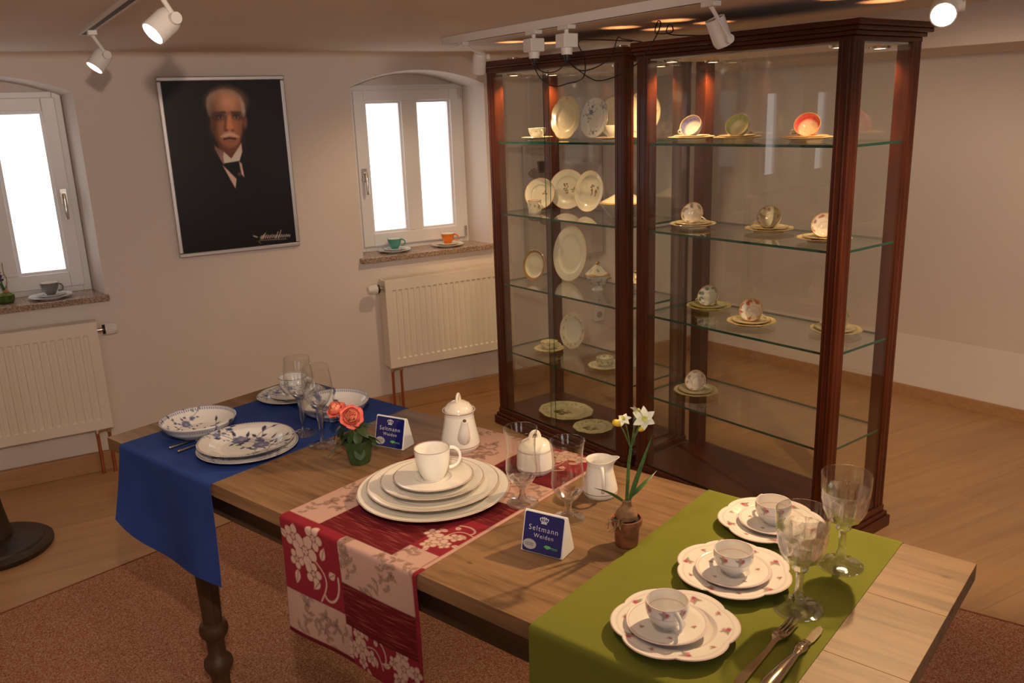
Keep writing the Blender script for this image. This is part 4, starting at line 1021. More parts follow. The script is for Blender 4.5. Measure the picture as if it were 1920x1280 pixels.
def patchwork(s, t, w):
    dr = .262; e = dr + .009
    LT = lin(184, 150, 138); CR = lin(132, 36, 48); CRD = lin(96, 24, 34); ST = lin(98, 24, 32); INK = lin(138, 110, 100); FL = lin(196, 164, 150)
    a = Art(s, t, CR, .0010)
    def rect(s0, s1, t0, t1, col): a.poly([(s0, t0), (s1, t0), (s1, t1), (s0, t1)], col)
    def stripes(s0, s1, t0, t1, seed, along_s=True):
        rs = np.random.RandomState(seed); rect(s0, s1, t0, t1, ST)
        m = (s > s0) & (s < s1) & (t > t0) & (t < t1)
        k = (t if along_s else s); kk = np.round(k / .0013).astype(int) % 997
        pal = rs.rand(1000); seg = rs.rand(1000) * 9; q = (np.sin((s if along_s else t) * 70 + seg[kk] * 7) * .5 + .5) * pal[kk]
        C = np.array(ST)[None] * (0.75 + .4 * pal[kk][:, None]) + np.array(lin(190, 120, 100))[None] * (q[:, None] ** 3) * .35
        a.C[m] = C[m]
    def vines(s0, s1, t0, t1, seed, n=6):
        rs = random.Random(seed); rect(s0, s1, t0, t1, LT)
        keep = a.C.copy(); a.soft = .0008
        for k in range(n):
            x, y, an = rs.uniform(s0, s1), rs.uniform(t0, t1), rs.uniform(0, 6.28); pts = [(x, y)]
            for j in range(9):
                an += rs.uniform(-.55, .75); x += .010 * math.cos(an); y += .010 * math.sin(an); pts.append((x, y))
                if j % 2 == 0:
                    for sd in (-1, 1): a.leaf(x, y, an + sd * rs.uniform(.6, 1.3), rs.uniform(.014, .024), rs.uniform(.0036, .006), INK, .75); a.line([(x, y), (x + .014 * math.cos(an + sd), y + .014 * math.sin(an + sd))], .0008, lin(110, 80, 74), .7)
                elif rs.random() < .6: a.ell(x + rs.uniform(-.008, .008), y + rs.uniform(-.008, .008), .0022, .0022, 0, lin(125, 88, 84), .9)
            a.line(pts, .0012, INK, .9)
            a.blossom(x, y, .010, INK, lin(110, 80, 74), 5)
        m = ~((s > s0) & (s < s1) & (t > t0) & (t < t1)); a.C[m] = keep[m]; a.soft = .0010
    def roses(cx, cy, sc, rot, seed):
        c, n = math.cos(rot), math.sin(rot)
        def q(u, v): return (cx + sc * (u * c - v * n), cy + sc * (u * n + v * c))
        a.line([q(.004 + .030 * math.sin(k * .26), .02 - .085 * k / 12) for k in range(13)], .0032 * sc, FL); a.line([q(.020 + .026 * (1 - math.cos(k * .24)), -.055 - .012 * math.sin(k * .3) + .030 * (k / 12) ** 3) for k in range(13)], .0042 * sc, FL)
        for (u, v, r_) in ((-.004, .026, .027), (-.030, .052, .021), (.030, .050, .021), (.002, -.016, .019), (-.036, .010, .017)):
            p = q(u, v)
            for k in range(5):
                an = 2 * PI * k / 5 + u * 40; a.ell(p[0] + sc * .6 * r_ * math.cos(an), p[1] + sc * .6 * r_ * math.sin(an), sc * r_ * .55, sc * r_ * .44, an, FL)
            for k in range(5):
                an = 2 * PI * k / 5 + u * 40 + .63; a.line([(p[0] + sc * .2 * r_ * math.cos(an), p[1] + sc * .2 * r_ * math.sin(an)), (p[0] + sc * r_ * math.cos(an), p[1] + sc * r_ * math.sin(an))], .0014 * sc, CRD)
            a.ring(p[0], p[1], sc * r_ * .34, .0014 * sc, CRD)
        for (u, v, an, l) in ((-.04, -.01, 4.2, .03), (.036, .01, .9, .03), (.014, -.03, 3.7, .026), (-.05, .05, 2.3, .022), (.045, -.02, .3, .022)):
            p = q(u, v); a.leaf(p[0], p[1], rot + an, l * sc, .0075 * sc, FL); pe = (p[0] + l * sc * .85 * math.cos(rot + an), p[1] + l * sc * .85 * math.sin(rot + an)); a.line([p, pe], .0013 * sc, CRD)
    W_ = w
    k1, k2 = .455 * W_, .46 * W_
    # hanging part, from hem up to the table edge
    rect(0, W_, 0, .010, CRD)
    vines(0, .50 * W_, .010, dr - .158, 11, 8); rect(.50 * W_, W_, 0, dr - .178, CR); roses(.62 * W_, .042, .80, 1.2, 3); roses(.86 * W_, .035, .75, -.6, 4)
    rect(0, k1, dr - .158, e + .018, CR); roses(.22 * W_, dr - .080, 1.20, .25, 1)
    stripes(k2, W_ - .010, dr - .178, dr - .085, 5); vines(k2, W_ - .010, dr - .085, e + .022, 21, 7)
    # top
    z = e + .020
    vines(0, .25 * W_, z, z + .33, 31, 9)
    stripes(.25 * W_, .78 * W_, z, z + .175, 7)
    vines(.78 * W_, W_ - .012, z, z + .050, 41, 4)
    rect(.78 * W_, W_ - .012, z + .050, z + .20, CR); roses(.89 * W_, z + .115, .75, 2.2, 6)
    rect(.25 * W_, .78 * W_, z + .175, z + .33, CR); roses(.5 * W_, z + .25, 1.1, .9, 8)
    stripes(.78 * W_, W_ - .012, z + .20, z + .30, 9); vines(.62 * W_, W_ - .012, z + .30, z + .42, 51, 6)
    stripes(0, .62 * W_, z + .33, z + .42, 13); vines(0, .5 * W_, z + .42, z + .62, 61, 8)
    stripes(.5 * W_, W_, z + .42, z + .52, 15); rect(.5 * W_, W_, z + .52, z + .8, CR); roses(.75 * W_, z + .565, .9, -.5, 10)
    # dark seams
    for (s0, s1, tq) in ((0, k1, dr - .158), (k2, W_, dr - .178), (k2, W_, dr - .085), (.25 * W_, .78 * W_, z), (.25 * W_, W_, z + .33)): a.line([(s0, tq), (s1, tq)], .0018, lin(80, 24, 30), .7)
    for (sq, t0, t1) in ((k1 + .001, dr - .178, e + .018), (.25 * W_, z, z + .33), (.78 * W_, z, z + .30)): a.line([(sq, t0), (sq, t1)], .0018, lin(90, 26, 32), .7)
    rect(W_ - .010, W_, e + .02, 2, LT); rect(W_ - .007, W_, dr - .18, e + .02, CR)
    return a.C
runner('table_runner', 'crimson and pink patchwork runner printed with roses and leaves', .797, 1.217, .262, .20, M_PAINTC, 210, 545, wave=.004, skew=(0, .012), paint=patchwork)

# ------------------------------------------------------------------ glasses
def glass(name, label, u, v, h, prof, m, onc=True, seg=56, thick=.06):
    r = thing(name, label, 'glass', TP(u, v, CLOTH if onc else .0003), (0, 0, TA))
    for nm, pf, sc in prof:
        b = B(); b.lathe(dense(pf, .004), seg, scale=sc)
        if nm != 'bowl': obj(nm, b, M_CRYSTAL if nm == 'stem' else M_FOOT, r, smooth=50); continue
        me = mesh('bowl', b, [m, M_CRYSTAL], 50); zt = max(q[1] for q in pf)
        for p in me.polygons:
            if p.center.z > zt - .0016 or p.center.z < thick: p.material_index = 1
        obj(nm, me, None, r)
    return r
WG = [('bowl', [(0, .104), (.012, .108), (.026, .122), (.035, .140), (.0385, .158), (.0375, .180), (.0345, .203), (.0332, .214), (.0338, .2145), (.0353, .203), (.0384, .180), (.0395, .158), (.036, .139), (.0275, .120), (.014, .104), (.0105, .0995), (0, .0995)], None),
      ('stem', [(0, .0994), (.0105, .0994), (.0088, .085), (.0072, .060), (.0056, .035), (.0052, .018), (.0075, .0088), (0, .0088)], lambda a, r, z: 1 - .14 * abs(math.cos(3 * a + z * 30))),
      ('foot', [(0, .0087), (.0078, .0087), (.014, .0052), (.028, .0026), (.0350, .0018), (.0355, .0008), (.034, 0), (0, 0)], None)]
glass('wine_glass', 'clear wine glass with faceted stem in front of the blue-flower cup', .440, .330, .215, WG, M_DRINK, thick=.116)
glass('wine_glass', 'clear wine glass with faceted stem next to the roses', .545, .310, .215, WG, M_DRINK, onc=False, thick=.116)
HG = [('bowl', [(0, .042), (.008, .043), (.021, .053), (.0305, .066), (.0335, .080), (.0325, .098), (.0300, .125), (.0315, .150), (.0365, .1735), (.0372, .174), (.0325, .150), (.0311, .125), (.0336, .098), (.0347, .080), (.0316, .064), (.0225, .050), (.0095, .037), (0, .037)], None),
      ('stem', [(0, .0369), (.0093, .0369), (.0075, .031), (.0066, .024), (.0080, .016), (.011, .0108), (0, .0108)], None),
      ('foot', [(0, .0107), (.0112, .0107), (.016, .0065), (.029, .0032), (.0345, .0022), (.0352, .001), (.0335, 0), (0, 0)], None)]
glass('hurricane_glass', 'waisted stemmed beer glass standing on the patchwork runner', 1.190, .345, .174, HG, M_DRINK)
glass('hurricane_glass', 'waisted stemmed beer glass behind the blue ceramic sign', 1.312, .346, .174, HG, M_DRINK, onc=False)
cut = lambda a, r, z: 1 - (.075 * (abs(math.cos(6 * a)) ** .6) * max(0.0, min(1.0, (.150 - z) / .012)) if r > .012 else 0)
GO = [('bowl', [(0, .092), (.012, .093), (.026, .099), (.034, .112), (.0385, .132), (.0415, .158), (.0428, .181), (.0438, .1815), (.0432, .158), (.0408, .131), (.0372, .110), (.029, .094), (.016, .0865), (.011, .083), (0, .083)], cut),
      ('stem', [(0, .0829), (.011, .0829), (.0140, .079), (.0145, .076), (.011, .0725), (.0068, .068), (.0062, .050), (.0068, .034), (.0095, .027), (.0088, .021), (.0105, .0135), (0, .0135)], lambda a, r, z: 1 - .08 * abs(math.cos(4 * a))),
      ('foot', [(0, .0134), (.0107, .0134), (.018, .008), (.032, .0042), (.040, .0028), (.0408, .0012), (.039, 0), (0, 0)], None)]
glass('crystal_goblet', 'cut crystal goblet next to the fork and knife', 1.822, .300, .18, GO, M_CUT, seg=72, thick=.150)
glass('crystal_goblet', 'cut crystal goblet standing alone at the cabinet edge of the green runner', 1.830, .481, .18, GO, M_CUT, seg=72, thick=.150)

# ------------------------------------------------------------------ fork and knife
def fork():
    r = thing('dinner_fork', 'golden-toned steel fork beside the scalloped plate', 'fork', TP(1.832, .258, CLOTH), (0, 0, TA - PI / 2 - .02))
    # local +x runs from tines to handle end
    def top(x): return .0045 + .0045 * math.exp(-((x - .060) / .018) ** 2) + (.004 * max(0, (.02 - x) / .02))
    for k in range(4):
        y = (k - 1.5) * .0058; q = B(); q.tube([(x, y * (1 - .0), top(x) - .001) for x in (0, .006, .02, .036, .046)], [.0006, .0013, .0017, .0019, .0022], 8); obj('tine', q, M_SILVERC, r)
    q = B(); xs = [.042, .050, .058, .066, .074, .084, .10, .14, .18, .20, .204]; ws = [.0112, .0118, .0112, .0085, .0048, .0040, .0042, .0056, .0072, .0070, .0050]
    v = []; f = []
    for x, w in zip(xs, ws):
        z = top(x) if x < .1 else .0035 + .001 * math.sin((x - .1) * 20); dip = .0016 if x < .07 else 0
        v += [(x, -w, z), (x, 0, z - dip), (x, w, z), (x, w, z - .0022), (x, 0, z - dip - .0022), (x, -w, z - .0022)]
    for i in range(len(xs) - 1):
        for k in range(6): a = i * 6 + k; c = i * 6 + (k + 1) % 6; f.append((a, c, c + 6, a + 6))
    f += [(0, 5, 4, 3, 2, 1), tuple(len(v) - 6 + k for k in range(6))]
    q.add(v, f); obj('handle', q, M_SILVERC, r, smooth=50)
fork()
def knife():
    r = thing('dinner_knife', 'ornate steel knife lying at the green runner edge', 'knife', TP(1.872, .268, CLOTH), (0, 0, TA - PI / 2 - .03))
    q = B(); n = 9; pts = [(.0, .0), (.006, .006), (.02, .0088), (.045, .0085), (.056, .006)]
    poly = pts + [(x, -y * .55) for x, y in pts[::-1][:-1]]
    q.prism(poly, .0022, .0036); obj('blade', q, M_SILVERC, r, smooth=0)
    q = B(); q.tube([(.052, 0, .0042), (.056, 0, .0045), (.064, 0, .0048), (.072, 0, .0052), (.082, 0, .0052), (.090, 0, .0048), (.098, 0, .0046)], [.0036, .0078, .0066, .0092, .0085, .0062, .0045], 14, flat=.5)
    for k in range(5): q.tube([(.062 + k * .006, -.0072, .0062), (.063 + k * .006, 0, .0092), (.062 + k * .006, .0072, .0062)], .0011, 6)
    obj('bolster', q, M_SILVERC, r)
    q = B(); q.tube([(.096, 0, .0046), (.106, 0, .0052), (.13, 0, .0060), (.16, 0, .0070), (.19, 0, .0076), (.205, 0, .0066), (.209, 0, .0055)], [.0044, .0062, .0082, .0105, .0122, .0098, .003], 16, flat=.55); obj('handle', q, M_SILVERC, r)
knife()

# ------------------------------------------------------------------ ceramic signs
M_SIGN = mat('glazed_sign_blue', (.010, .012, .135), .08, coat=.5)
M_SIGNW = mat('glazed_sign_white', (.80, .80, .80), .12, coat=.3)
M_PRINT = mat('sign_lettering', (.74, .76, .82), .3)
M_OVAL = mat('sign_oval_silver', (.42, .43, .44), .35)
M_GPRINT = mat('sign_green_print', (.12, .50, .16), .3)
def text_mesh(txt, size, m, xs=1.0):
    cu = bpy.data.curves.new('lettering', 'FONT'); cu.body = txt; cu.size = size; cu.align_x = 'CENTER'; cu.extrude = .00012; cu.space_character = 1.18; cu.resolution_u = 3; cu.offset = -size * .012
    o = bpy.data.objects.new('tmp', cu); COL.objects.link(o); dg = bpy.context.evaluated_depsgraph_get(); me = bpy.data.meshes.new_from_object(o.evaluated_get(dg))
    bpy.data.objects.remove(o); bpy.data.curves.remove(cu); me.materials.clear(); me.materials.append(m); me.name = 'lettering'; return me
def sign(label, u, v, rz, onc):
    w, d, h = .091, .052, .079
    r = thing('table_sign', label, 'sign', TP(u, v, .0004), (0, 0, TA + rz))
    # cross section in (y, z): front slopes back
    front = Vector((0, .022, h)); ln = front.length; tilt = math.atan2(front.z, front.y)
    sec = [(0, .002), (.002, 0), (d - .002, 0), (d, .003), (.026 + .004, h - .003), (.026, h), (.0225, h), (.0205, h - .003)]
    q = B(); q.prism(sec, 0, w, axis='x'); obj('body', q, M_SIGNW, r, smooth=0, bevel=.0015)
    MT = Matrix.Translation((w / 2, -.0006, .001)) @ Matrix.Rotation(tilt, 4, 'X')
    def place(o, pre=Matrix.Identity(4)):
        o.parent = r; l, q_, s_ = (MT @ pre).decompose(); o.location = l; o.rotation_mode = 'QUATERNION'; o.rotation_quaternion = q_
    fw, fh = w * .93, ln * .93; e = ln * .03
    q = B(); rr = .004; pts = []
    for (cx, cy, a0) in ((fw / 2 - rr, e + rr, -PI / 2), (fw / 2 - rr, e + fh - rr, 0), (-fw / 2 + rr, e + fh - rr, PI / 2), (-fw / 2 + rr, e + rr, PI)):
        for k in range(5): a = a0 + k * PI / 8; pts.append((cx + rr * math.cos(a), cy + rr * math.sin(a)))
    q.prism(pts, -.001, .0010); o = obj('blue_face', q, M_SIGN, smooth=0); place(o)
    t = .0011
    def txt(s, size, x, y, m=M_PRINT):
        me = text_mesh(s, size, m); o = obj('lettering', me, None); place(o, Matrix.Translation((x, y, t)))
    txt('Seltmann', .0150, 0, e + fh * .555); txt('Weiden', .0118, .002, e + fh * .385)
    # crown mark
    q = B(); cx, cy, k = .0, e + fh * .765, .0095
    def pl(p): q.prism([(cx + a * k, cy + c * k) for a, c in p], t, t + .0002)
    pl([(-.62, -.05), (.62, -.05), (.66, .12), (-.66, .12)]); pl([(-.58, .20), (.58, .20), (.62, .34), (-.62, .34)])
    for a0, a1 in ((-.62, -.95), (-.3, -.42), (.3, .42), (.62, .95)):
        q.tube([(cx + a0 * k, cy + .34 * k, t), (cx + a1 * k, cy + .75 * k, t), (cx + a1 * .75 * k, cy + 1.05 * k, t), (cx + a1 * .2 * k, cy + 1.15 * k, t)], .0006, 6)
    for a, c in ((0, 1.32), (-.9, 1.0), (.9, 1.0), (-.45, 1.22), (.45, 1.22), (0, .7)): q.tube([(cx + a * k, cy + c * k, t), (cx + a * k, cy + c * k, t + .0003)], .0011, 10)
    q.tube([(cx, cy + .34 * k, t), (cx, cy + 1.25 * k, t)], .0006, 6)
    o = obj('crown_mark', q, M_PRINT, smooth=0); place(o)
    # oval seal and green print
    q = B(); pts = [(-.0265 + .0145 * math.cos(a), e + fh * .185 + .0098 * math.sin(a)) for a in [2 * PI * i / 36 for i in range(36)]]; q.prism(pts, t, t + .0003); o = obj('oval_seal', q, M_OVAL, smooth=0); place(o)
    q = B()
    for i, yy in enumerate((.002, -.0015)):
        for j in range(6): q.box(-.0265 - .009 + j * .003, -.0265 - .0072 + j * .003, e + fh * .185 + yy - .0011, e + fh * .185 + yy + .0009, t + .0003, t + .0005)
    o = obj('seal_lines', q, mat('seal_grey', (.12, .12, .12), .5), smooth=0); place(o)
    q = B(); q.prism([(.004, e + fh * .20), (.009, e + fh * .245), (.018, e + fh * .235), (.021, e + fh * .19), (.012, e + fh * .15)], t, t + .0003); q.box(.021, .034, e + fh * .195, e + fh * .207, t, t + .0003); q.box(.021, .034, e + fh * .165, e + fh * .173, t, t + .0003)
    o = obj('green_emblem', q, M_GPRINT, smooth=0); place(o)
sign('blue and white ceramic table sign half behind the rose leaves', .664, .383, .20, False)
sign('blue and white ceramic table sign in front of the stemmed glass and bulb pot', 1.316, .182, .15, False)

# ------------------------------------------------------------------ plants
def blade_leaf(ln, wd, bend, fold=.25, n=8, tw=0.0, taper=.8):
    """a leaf along +x curving down, a double-sided thin body"""
    b = B(); v = []; f = []
    for side in (0, 1):
        for i in range(n + 1):
            t = i / n; w = wd * math.sin(PI * min(1, t ** taper * .98 + .02)); z = -bend * t * t * ln; x = ln * t
            for k in (-1, 0, 1): v.append((x, k * w, z + abs(k) * w * fold - (.0006 if side else 0)))
    m = (n + 1) * 3
    for side in (0, 1):
        for i in range(n):
            for k in range(2):
                a = side * m + i * 3 + k; q = (a, a + 3, a + 4, a + 1); f.append(q if side else q[::-1])
    b.add(v, f); return b
def orient(b, loc, az, el, roll=0): b.xf(Matrix.Translation(loc) @ Matrix.Rotation(az, 4, 'Z') @ Matrix.Rotation(-el, 4, 'Y') @ Matrix.Rotation(roll, 4, 'X')); return b
def leafmat(name, c1, c2, rough=.4):
    m = mat(name, c1, rough); v = coords(m); n = N(m, 'ShaderNodeTexNoise', Scale=60.0, Detail=3.0); L(m, v, n.inputs['Vector']); r = ramp(m, [(.35, c1), (.65, c2)]); L(m, n.outputs[0], r.inputs[0]); L(m, r.outputs[0], P(m).inputs['Base Color']); return m
M_LEAF = leafmat('rose_leaf', (.020, .045, .014), (.045, .075, .025))
M_NLEAF = leafmat('narcissus_leaf', (.035, .10, .022), (.07, .16, .04))
M_PET = leafmat('coral_petal', (.78, .13, .11), (.84, .23, .17), .5)
M_PET2 = leafmat('coral_petal_inner', (.82, .21, .14), (.86, .36, .20), .5)
M_WPET = mat('white_petal', (.80, .82, .68), .5); M_YEL = mat('yellow_bud', (.66, .48, .04), .5); M_YG = mat('yellow_green_cup', (.55, .58, .14), .5)
M_TERRA = leafmat('terracotta', (.16, .055, .024), (.34, .115, .045), .75); M_SOIL = leafmat('dark_soil', (.012, .009, .007), (.03, .022, .016), .95)
M_POTG = leafmat('dark_green_leaf_wrap', (.018, .045, .014), (.035, .07, .022), .35)
def petal_mesh(r, cup_, m, tall=1.0, ruffle=.0):
    b = B(); nu, nv = 6, 6
    def fn(u, v):
        a = (u - .5) * 1.5; w = math.sin(PI * (.12 + .80 * v) ** .9) if v < .97 else .42
        rad = r * (.22 + .78 * v ** .8); y = a * rad * .72 * max(w, .25) * 1.25
        x = rad * math.cos(a * .7) * (1 - cup_ * v * v * .55); z = r * tall * (v ** 1.2) * cup_ + ruffle * r * math.sin(u * 9) * v
        return (x, y, z)
    b.grid(fn, nu, nv); b2 = B(); b2.grid(lambda u, v: tuple(np.array(fn(u, v)) - np.array((0, 0, .0007))), nu, nv)
    o = len(b.v); b.v += b2.v; b.f += [tuple(o + i for i in f[::-1]) for f in b2.f]; b.m += b2.m; return mesh('petal', b, m, 80)
def rose_flower(parent, loc, tilt, R):
    c = B(); c.lathe([(0, -.35 * R), (.22 * R, -.2 * R), (.30 * R, .1 * R), (.26 * R, .45 * R), (.15 * R, .60 * R), (0, .55 * R)], 16)
    fl = obj('rose', c, M_PET2, parent, loc, (Matrix.Rotation(tilt[0], 3, 'Z') @ Matrix.Rotation(PI / 2 - tilt[1], 3, 'Y')).to_euler()[:])
    for (n, rr, cp, tall, m, z, ph) in ((6, 1.0, .25, .9, M_PET, -.25, 0), (6, .88, .62, 1.0, M_PET, -.20, .5), (5, .70, .95, 1.05, M_PET2, -.12, .2), (4, .50, 1.25, 1.2, M_PET2, -.02, .8), (3, .33, 1.5, 1.6, M_PET, .05, .1)):
        me = petal_mesh(R * rr, cp, m, tall, .05)
        for k in range(n): obj('petal', me, None, fl, (0, 0, z * R), (random.uniform(-.08, .08), random.uniform(-.1, .1), ph + 2 * PI * k / n + random.uniform(-.12, .12)))
def rose_plant():
    r = thing('potted_rose', 'small coral roses in a dark green leaf-wrapped pot', 'plant', TP(.717, .288, .0003), (0, 0, TA))
    prof = [(0, .0), (.0215, .0), (.024, .004), (.030, .030), (.0345, .052), (.0365, .062), (.034, .063), (.031, .055), (0, .052)]
    b = B(); b.lathe(dense(prof, .006), 6 * 4, scale=lambda a, rr, z: 1 / math.cos(((a + PI / 6) % (PI / 3)) - PI / 6) * .95 + .012 * math.sin(a * 5)); obj('pot', b, M_POTG, r, smooth=25)
    b = B(); pts = [(0, 0), (.012, .008), (.014, .02), (.010, .034), (0, .040), (-.010, .034), (-.013, .02), (-.011, .008)]
    q = B(); q.prism(pts, 0, .0016); q.xf(Matrix.Rotation(-.62 + TA * 0, 4, 'Z') @ Matrix.Translation((.0335, 0, .018)) @ Matrix.Rotation(PI / 2, 4, 'Z') @ Matrix.Rotation(PI / 2 - .20, 4, 'X')); obj('pot_leaf', q, M_POTG, r, smooth=0)
    b = B(); b.lathe([(0, .050), (.031, .050), (.029, .058), (0, .060)], 20); obj('soil', b, M_SOIL, r)
    rt = Vector((.772, .635, 0)); tw = Vector((.635, -.772, 0))
    def A(x, y, z): return tuple(rt * x + tw * y + Vector((0, 0, z)))
    az0 = math.atan2(tw.y, tw.x)
    s = B(); s.tube([A(0, 0, .055), A(-.002, .004, .085), A(-.006, .004, .115)], .0022, 8); s.tube([A(-.004, -.004, .055), A(-.024, -.006, .09), A(-.044, -.012, .128)], .002, 8); obj('stem', s, M_LEAF, r)
    rose_flower(r, A(-.008, .010, .124), (az0 + .15, .55), .036)
    rose_flower(r, A(-.048, -.012, .136), (az0 - .5, 1.0), .031)
    # each leaf: place (right, toward viewer, height), bearing from 'right', rise, length
    for (x, y, z, br, el, ln) in ((-.030, .004, .105, 3.3, -.9, .044), (-.046, .006, .098, 3.0, -.75, .046), (-.040, .0, .092, 2.6, -.6, .040), (-.036, .008, .088, 3.9, -1.0, .038), (.012, .006, .082, -.35, -.30, .048), (.020, .010, .074, -.15, -.45, .044), (.028, .004, .070, .15, -.25, .042), (.004, .018, .088, -1.4, -.8, .040), (-.010, .018, .090, -2.0, -.8, .038), (.010, .014, .096, -.9, -.2, .038), (-.014, -.008, .090, 1.9, .2, .040), (.010, -.014, .088, 1.0, .1, .040), (.0, .004, .092, -1.2, .7, .034), (-.018, .012, .084, -2.5, -.4, .036), (.016, -.004, .092, .4, .35, .036)):
        b = blade_leaf(ln, ln * .30, .35, .18, taper=.85); orient(b, A(x * .8, y * .8, z), math.atan2(rt.y, rt.x) + br, el, random.uniform(-.5, .5)); obj('leaf', b, M_LEAF, r, smooth=60)
    b = blade_leaf(.060, .0055, .5, .2); orient(b, A(-.024, .012, .060), math.atan2(rt.y, rt.x) + 3.5, -.15); obj('leaf', b, M_LEAF, r, smooth=60)
rose_plant()

def daffodil(parent, loc, az, el, R):
    c = B(); c.lathe([(0, -.006), (.0022, -.006), (.003, 0), (R * .20, .002), (R * .22, .006), (R * .16, .0055), (0, .003)], 14)
    c.xf(Matrix.Rotation(az, 4, 'Z') @ Matrix.Rotation(PI / 2 - el, 4, 'Y')); fl = obj('flower', c, M_YG, parent, loc)
    b = blade_leaf(R, R * .30, .15, .2, taper=.75); b.xf(Matrix.Identity(4)); 
    for k in range(6):
        q = blade_leaf(R, R * .31, .12, .22, taper=.75)
        q.xf(Matrix.Rotation(az, 4, 'Z') @ Matrix.Rotation(PI / 2 - el, 4, 'Y') @ Matrix.Rotation(2 * PI * k / 6, 4, 'Z')); obj('petal', q, M_WPET, fl, smooth=70)
def narcissus():
    r = thing('potted_narcissus', 'white narcissus growing from a bulb in a small terracotta pot', 'plant', TP(1.470, .322, .0003), (0, 0, TA))
    b = B(); b.lathe([(0, 0), (.020, 0), (.022, .003), (.0255, .040), (.0265, .043), (.0295, .044), (.0305, .055), (.0300, .058), (.0275, .058), (.0260, .052), (0, .050)], 36); obj('pot', b, M_TERRA, r)
    b = B(); b.lathe([(0, .048), (.0262, .048), (.0255, .054), (.012, .056), (0, .056)], 24, scale=lambda a, q, z: 1 + .04 * math.sin(7 * a)); obj('soil', b, M_SOIL, r)
    b = B(); b.lathe(dense([(0, .050), (.012, .051), (.0205, .058), (.0215, .066), (.018, .074), (.011, .081), (.0085, .088), (.0095, .094), (.006, .096), (0, .094)], .003), 28, scale=lambda a, q, z: 1 + .02 * math.sin(9 * a)); obj('bulb', b, leafmat('papery_bulb', (.16, .075, .035), (.30, .17, .08), .7), r)
    # camera right is about (+u, +.15v); use local x = along table
    rt = Vector((.772, .635, 0)); tw = Vector((.635, -.772, 0))
    def A(x, y, z): return rt * x + tw * y + Vector((0, 0, z))
    q = B(); rs = random.Random(5)
    for k in range(13):
        x0 = A(rs.uniform(-.026, -.010), rs.uniform(.008, .024), .058); p = [x0]
        for j in range(5): x0 = x0 + A(rs.uniform(-.008, .004), rs.uniform(-.001, .005), rs.uniform(-.010, .003) if j > 1 else rs.uniform(-.002, .004)); p.append(x0)
        q.tube([tuple(z) for z in p], .0008, 5)
    o = obj('roots', q, leafmat('dry_root', (.20, .13, .06), (.32, .22, .10), .8), r)
    st = [A(0, 0, .09), A(.002, 0, .13), A(.004, 0, .17), A(.008, 0, .20)]
    q = B(); q.tube([tuple(z) for z in st], [.0034, .0034, .0032, .0030], 10); obj('stem', q, M_NLEAF, r)
    heads = {'a': A(.032, .006, .263), 'b': A(-.006, .004, .262), 'c': A(.026, .002, .240), 'd': A(-.018, .006, .255), 'e': A(.020, .0, .275)}
    for k in heads:
        p1 = st[-1]; p2 = heads[k]; mid = p1.lerp(p2, .55) + Vector((0, 0, .008)); q = B(); q.tube(smooth_path([tuple(p1), tuple(mid), tuple(p2)], 5), .0013, 7); obj('flower_stalk', q, M_NLEAF, r)
    tz = math.atan2(tw.y, tw.x)
    daffodil(r, heads['a'], tz + .05, .15, .0240); daffodil(r, heads['e'], tz + 2.2, .5, .016); daffodil(r, heads['b'], tz - .5, .95, .015)
    for (hd, az, m_, s) in (('d', tz - 1.3, M_YEL, 1.0), ('c', tz + .9, M_YEL, .75)):
        b = B(); b.lathe([(0, -.010), (.003, -.009), (.006, -.002), (.0068, .004), (.0045, .009), (0, .0105)], 14); b.xf(Matrix.Rotation(az, 4, 'Z') @ Matrix.Rotation(1.1, 4, 'Y') @ Matrix.Scale(s, 4)); obj('bud', b, m_, r, heads[hd])
    for (d0, ln, wd, az, el, bend) in ((A(.004, 0, .088), .150, .0048, math.atan2(rt.y, rt.x), 1.28, .10), (A(-.003, 0, .088), .075, .0040, math.atan2(-rt.y, -rt.x), .75, .30), (A(.006, .0, .100), .075, .0042, math.atan2(rt.y, rt.x) + .2, .70, .62)):
        b = blade_leaf(ln, wd, bend, .3, 10, taper=.55); orient(b, tuple(d0), az, el, PI / 2 - .5); obj('leaf', b, M_NLEAF, r, smooth=60)
narcissus()

# ------------------------------------------------------------------ window sill things
M_TEAL = mat('teal_glaze', (.075, .33, .29), .2, coat=.3); M_ORANGE = mat('orange_glaze', (.80, .20, .015), .2, coat=.3); M_GREY = mat('grey_glaze', (.20, .19, .18), .2, coat=.3)
def sill_set(x, y, z, m, mp, colour, where, hr):
    b = B(); b.lathe(plate_prof(.092, .014, well=.66, flat=True), 64); tag(obj('side_plate', b, mp, None, (x, y, z)), 'pale flat plate under the %s cup on the %s' % (colour, where), 'plate')
    b = B(); b.lathe(plate_prof(.062, .012, well=.45, flat=True), 56); tag(obj('saucer', b, mp, None, (x + .004, y, z + .0078)), 'pale saucer under the %s cup on the %s' % (colour, where), 'saucer')
    r = thing('coffee_cup', '%s conical coffee cup on the %s' % (colour, where), 'cup', (x + .004, y, z + .0145), (0, 0, hr))
    b = B(); b.lathe(cup_prof(.039, .0215, .056, belly=.001), 56, m=0); me = mesh('cup', b, [m, M_PORC], 35)
    # white glaze inside the cup
    for p in me.polygons:
        c = p.center; rr = math.hypot(c.x, c.y); k = min(1, max(0, (c.z - .005) / .051)); p.material_index = 1 if rr < .0215 + .0175 * k ** .75 - .0012 and c.z > .006 else 0
    obj('bowl', me, None, r); obj('handle', handle(.039, .056, zc=.036, reach=.022, ht=.030), m, r)
sill_set(-0.020, 4.405, .8412, M_GREY, M_PORC, 'grey', 'granite sill with the purple flower', -.45)
sill_set(1.672, 4.425, .8692, M_TEAL, M_PORC, 'turquoise', 'granite sill', -.45)
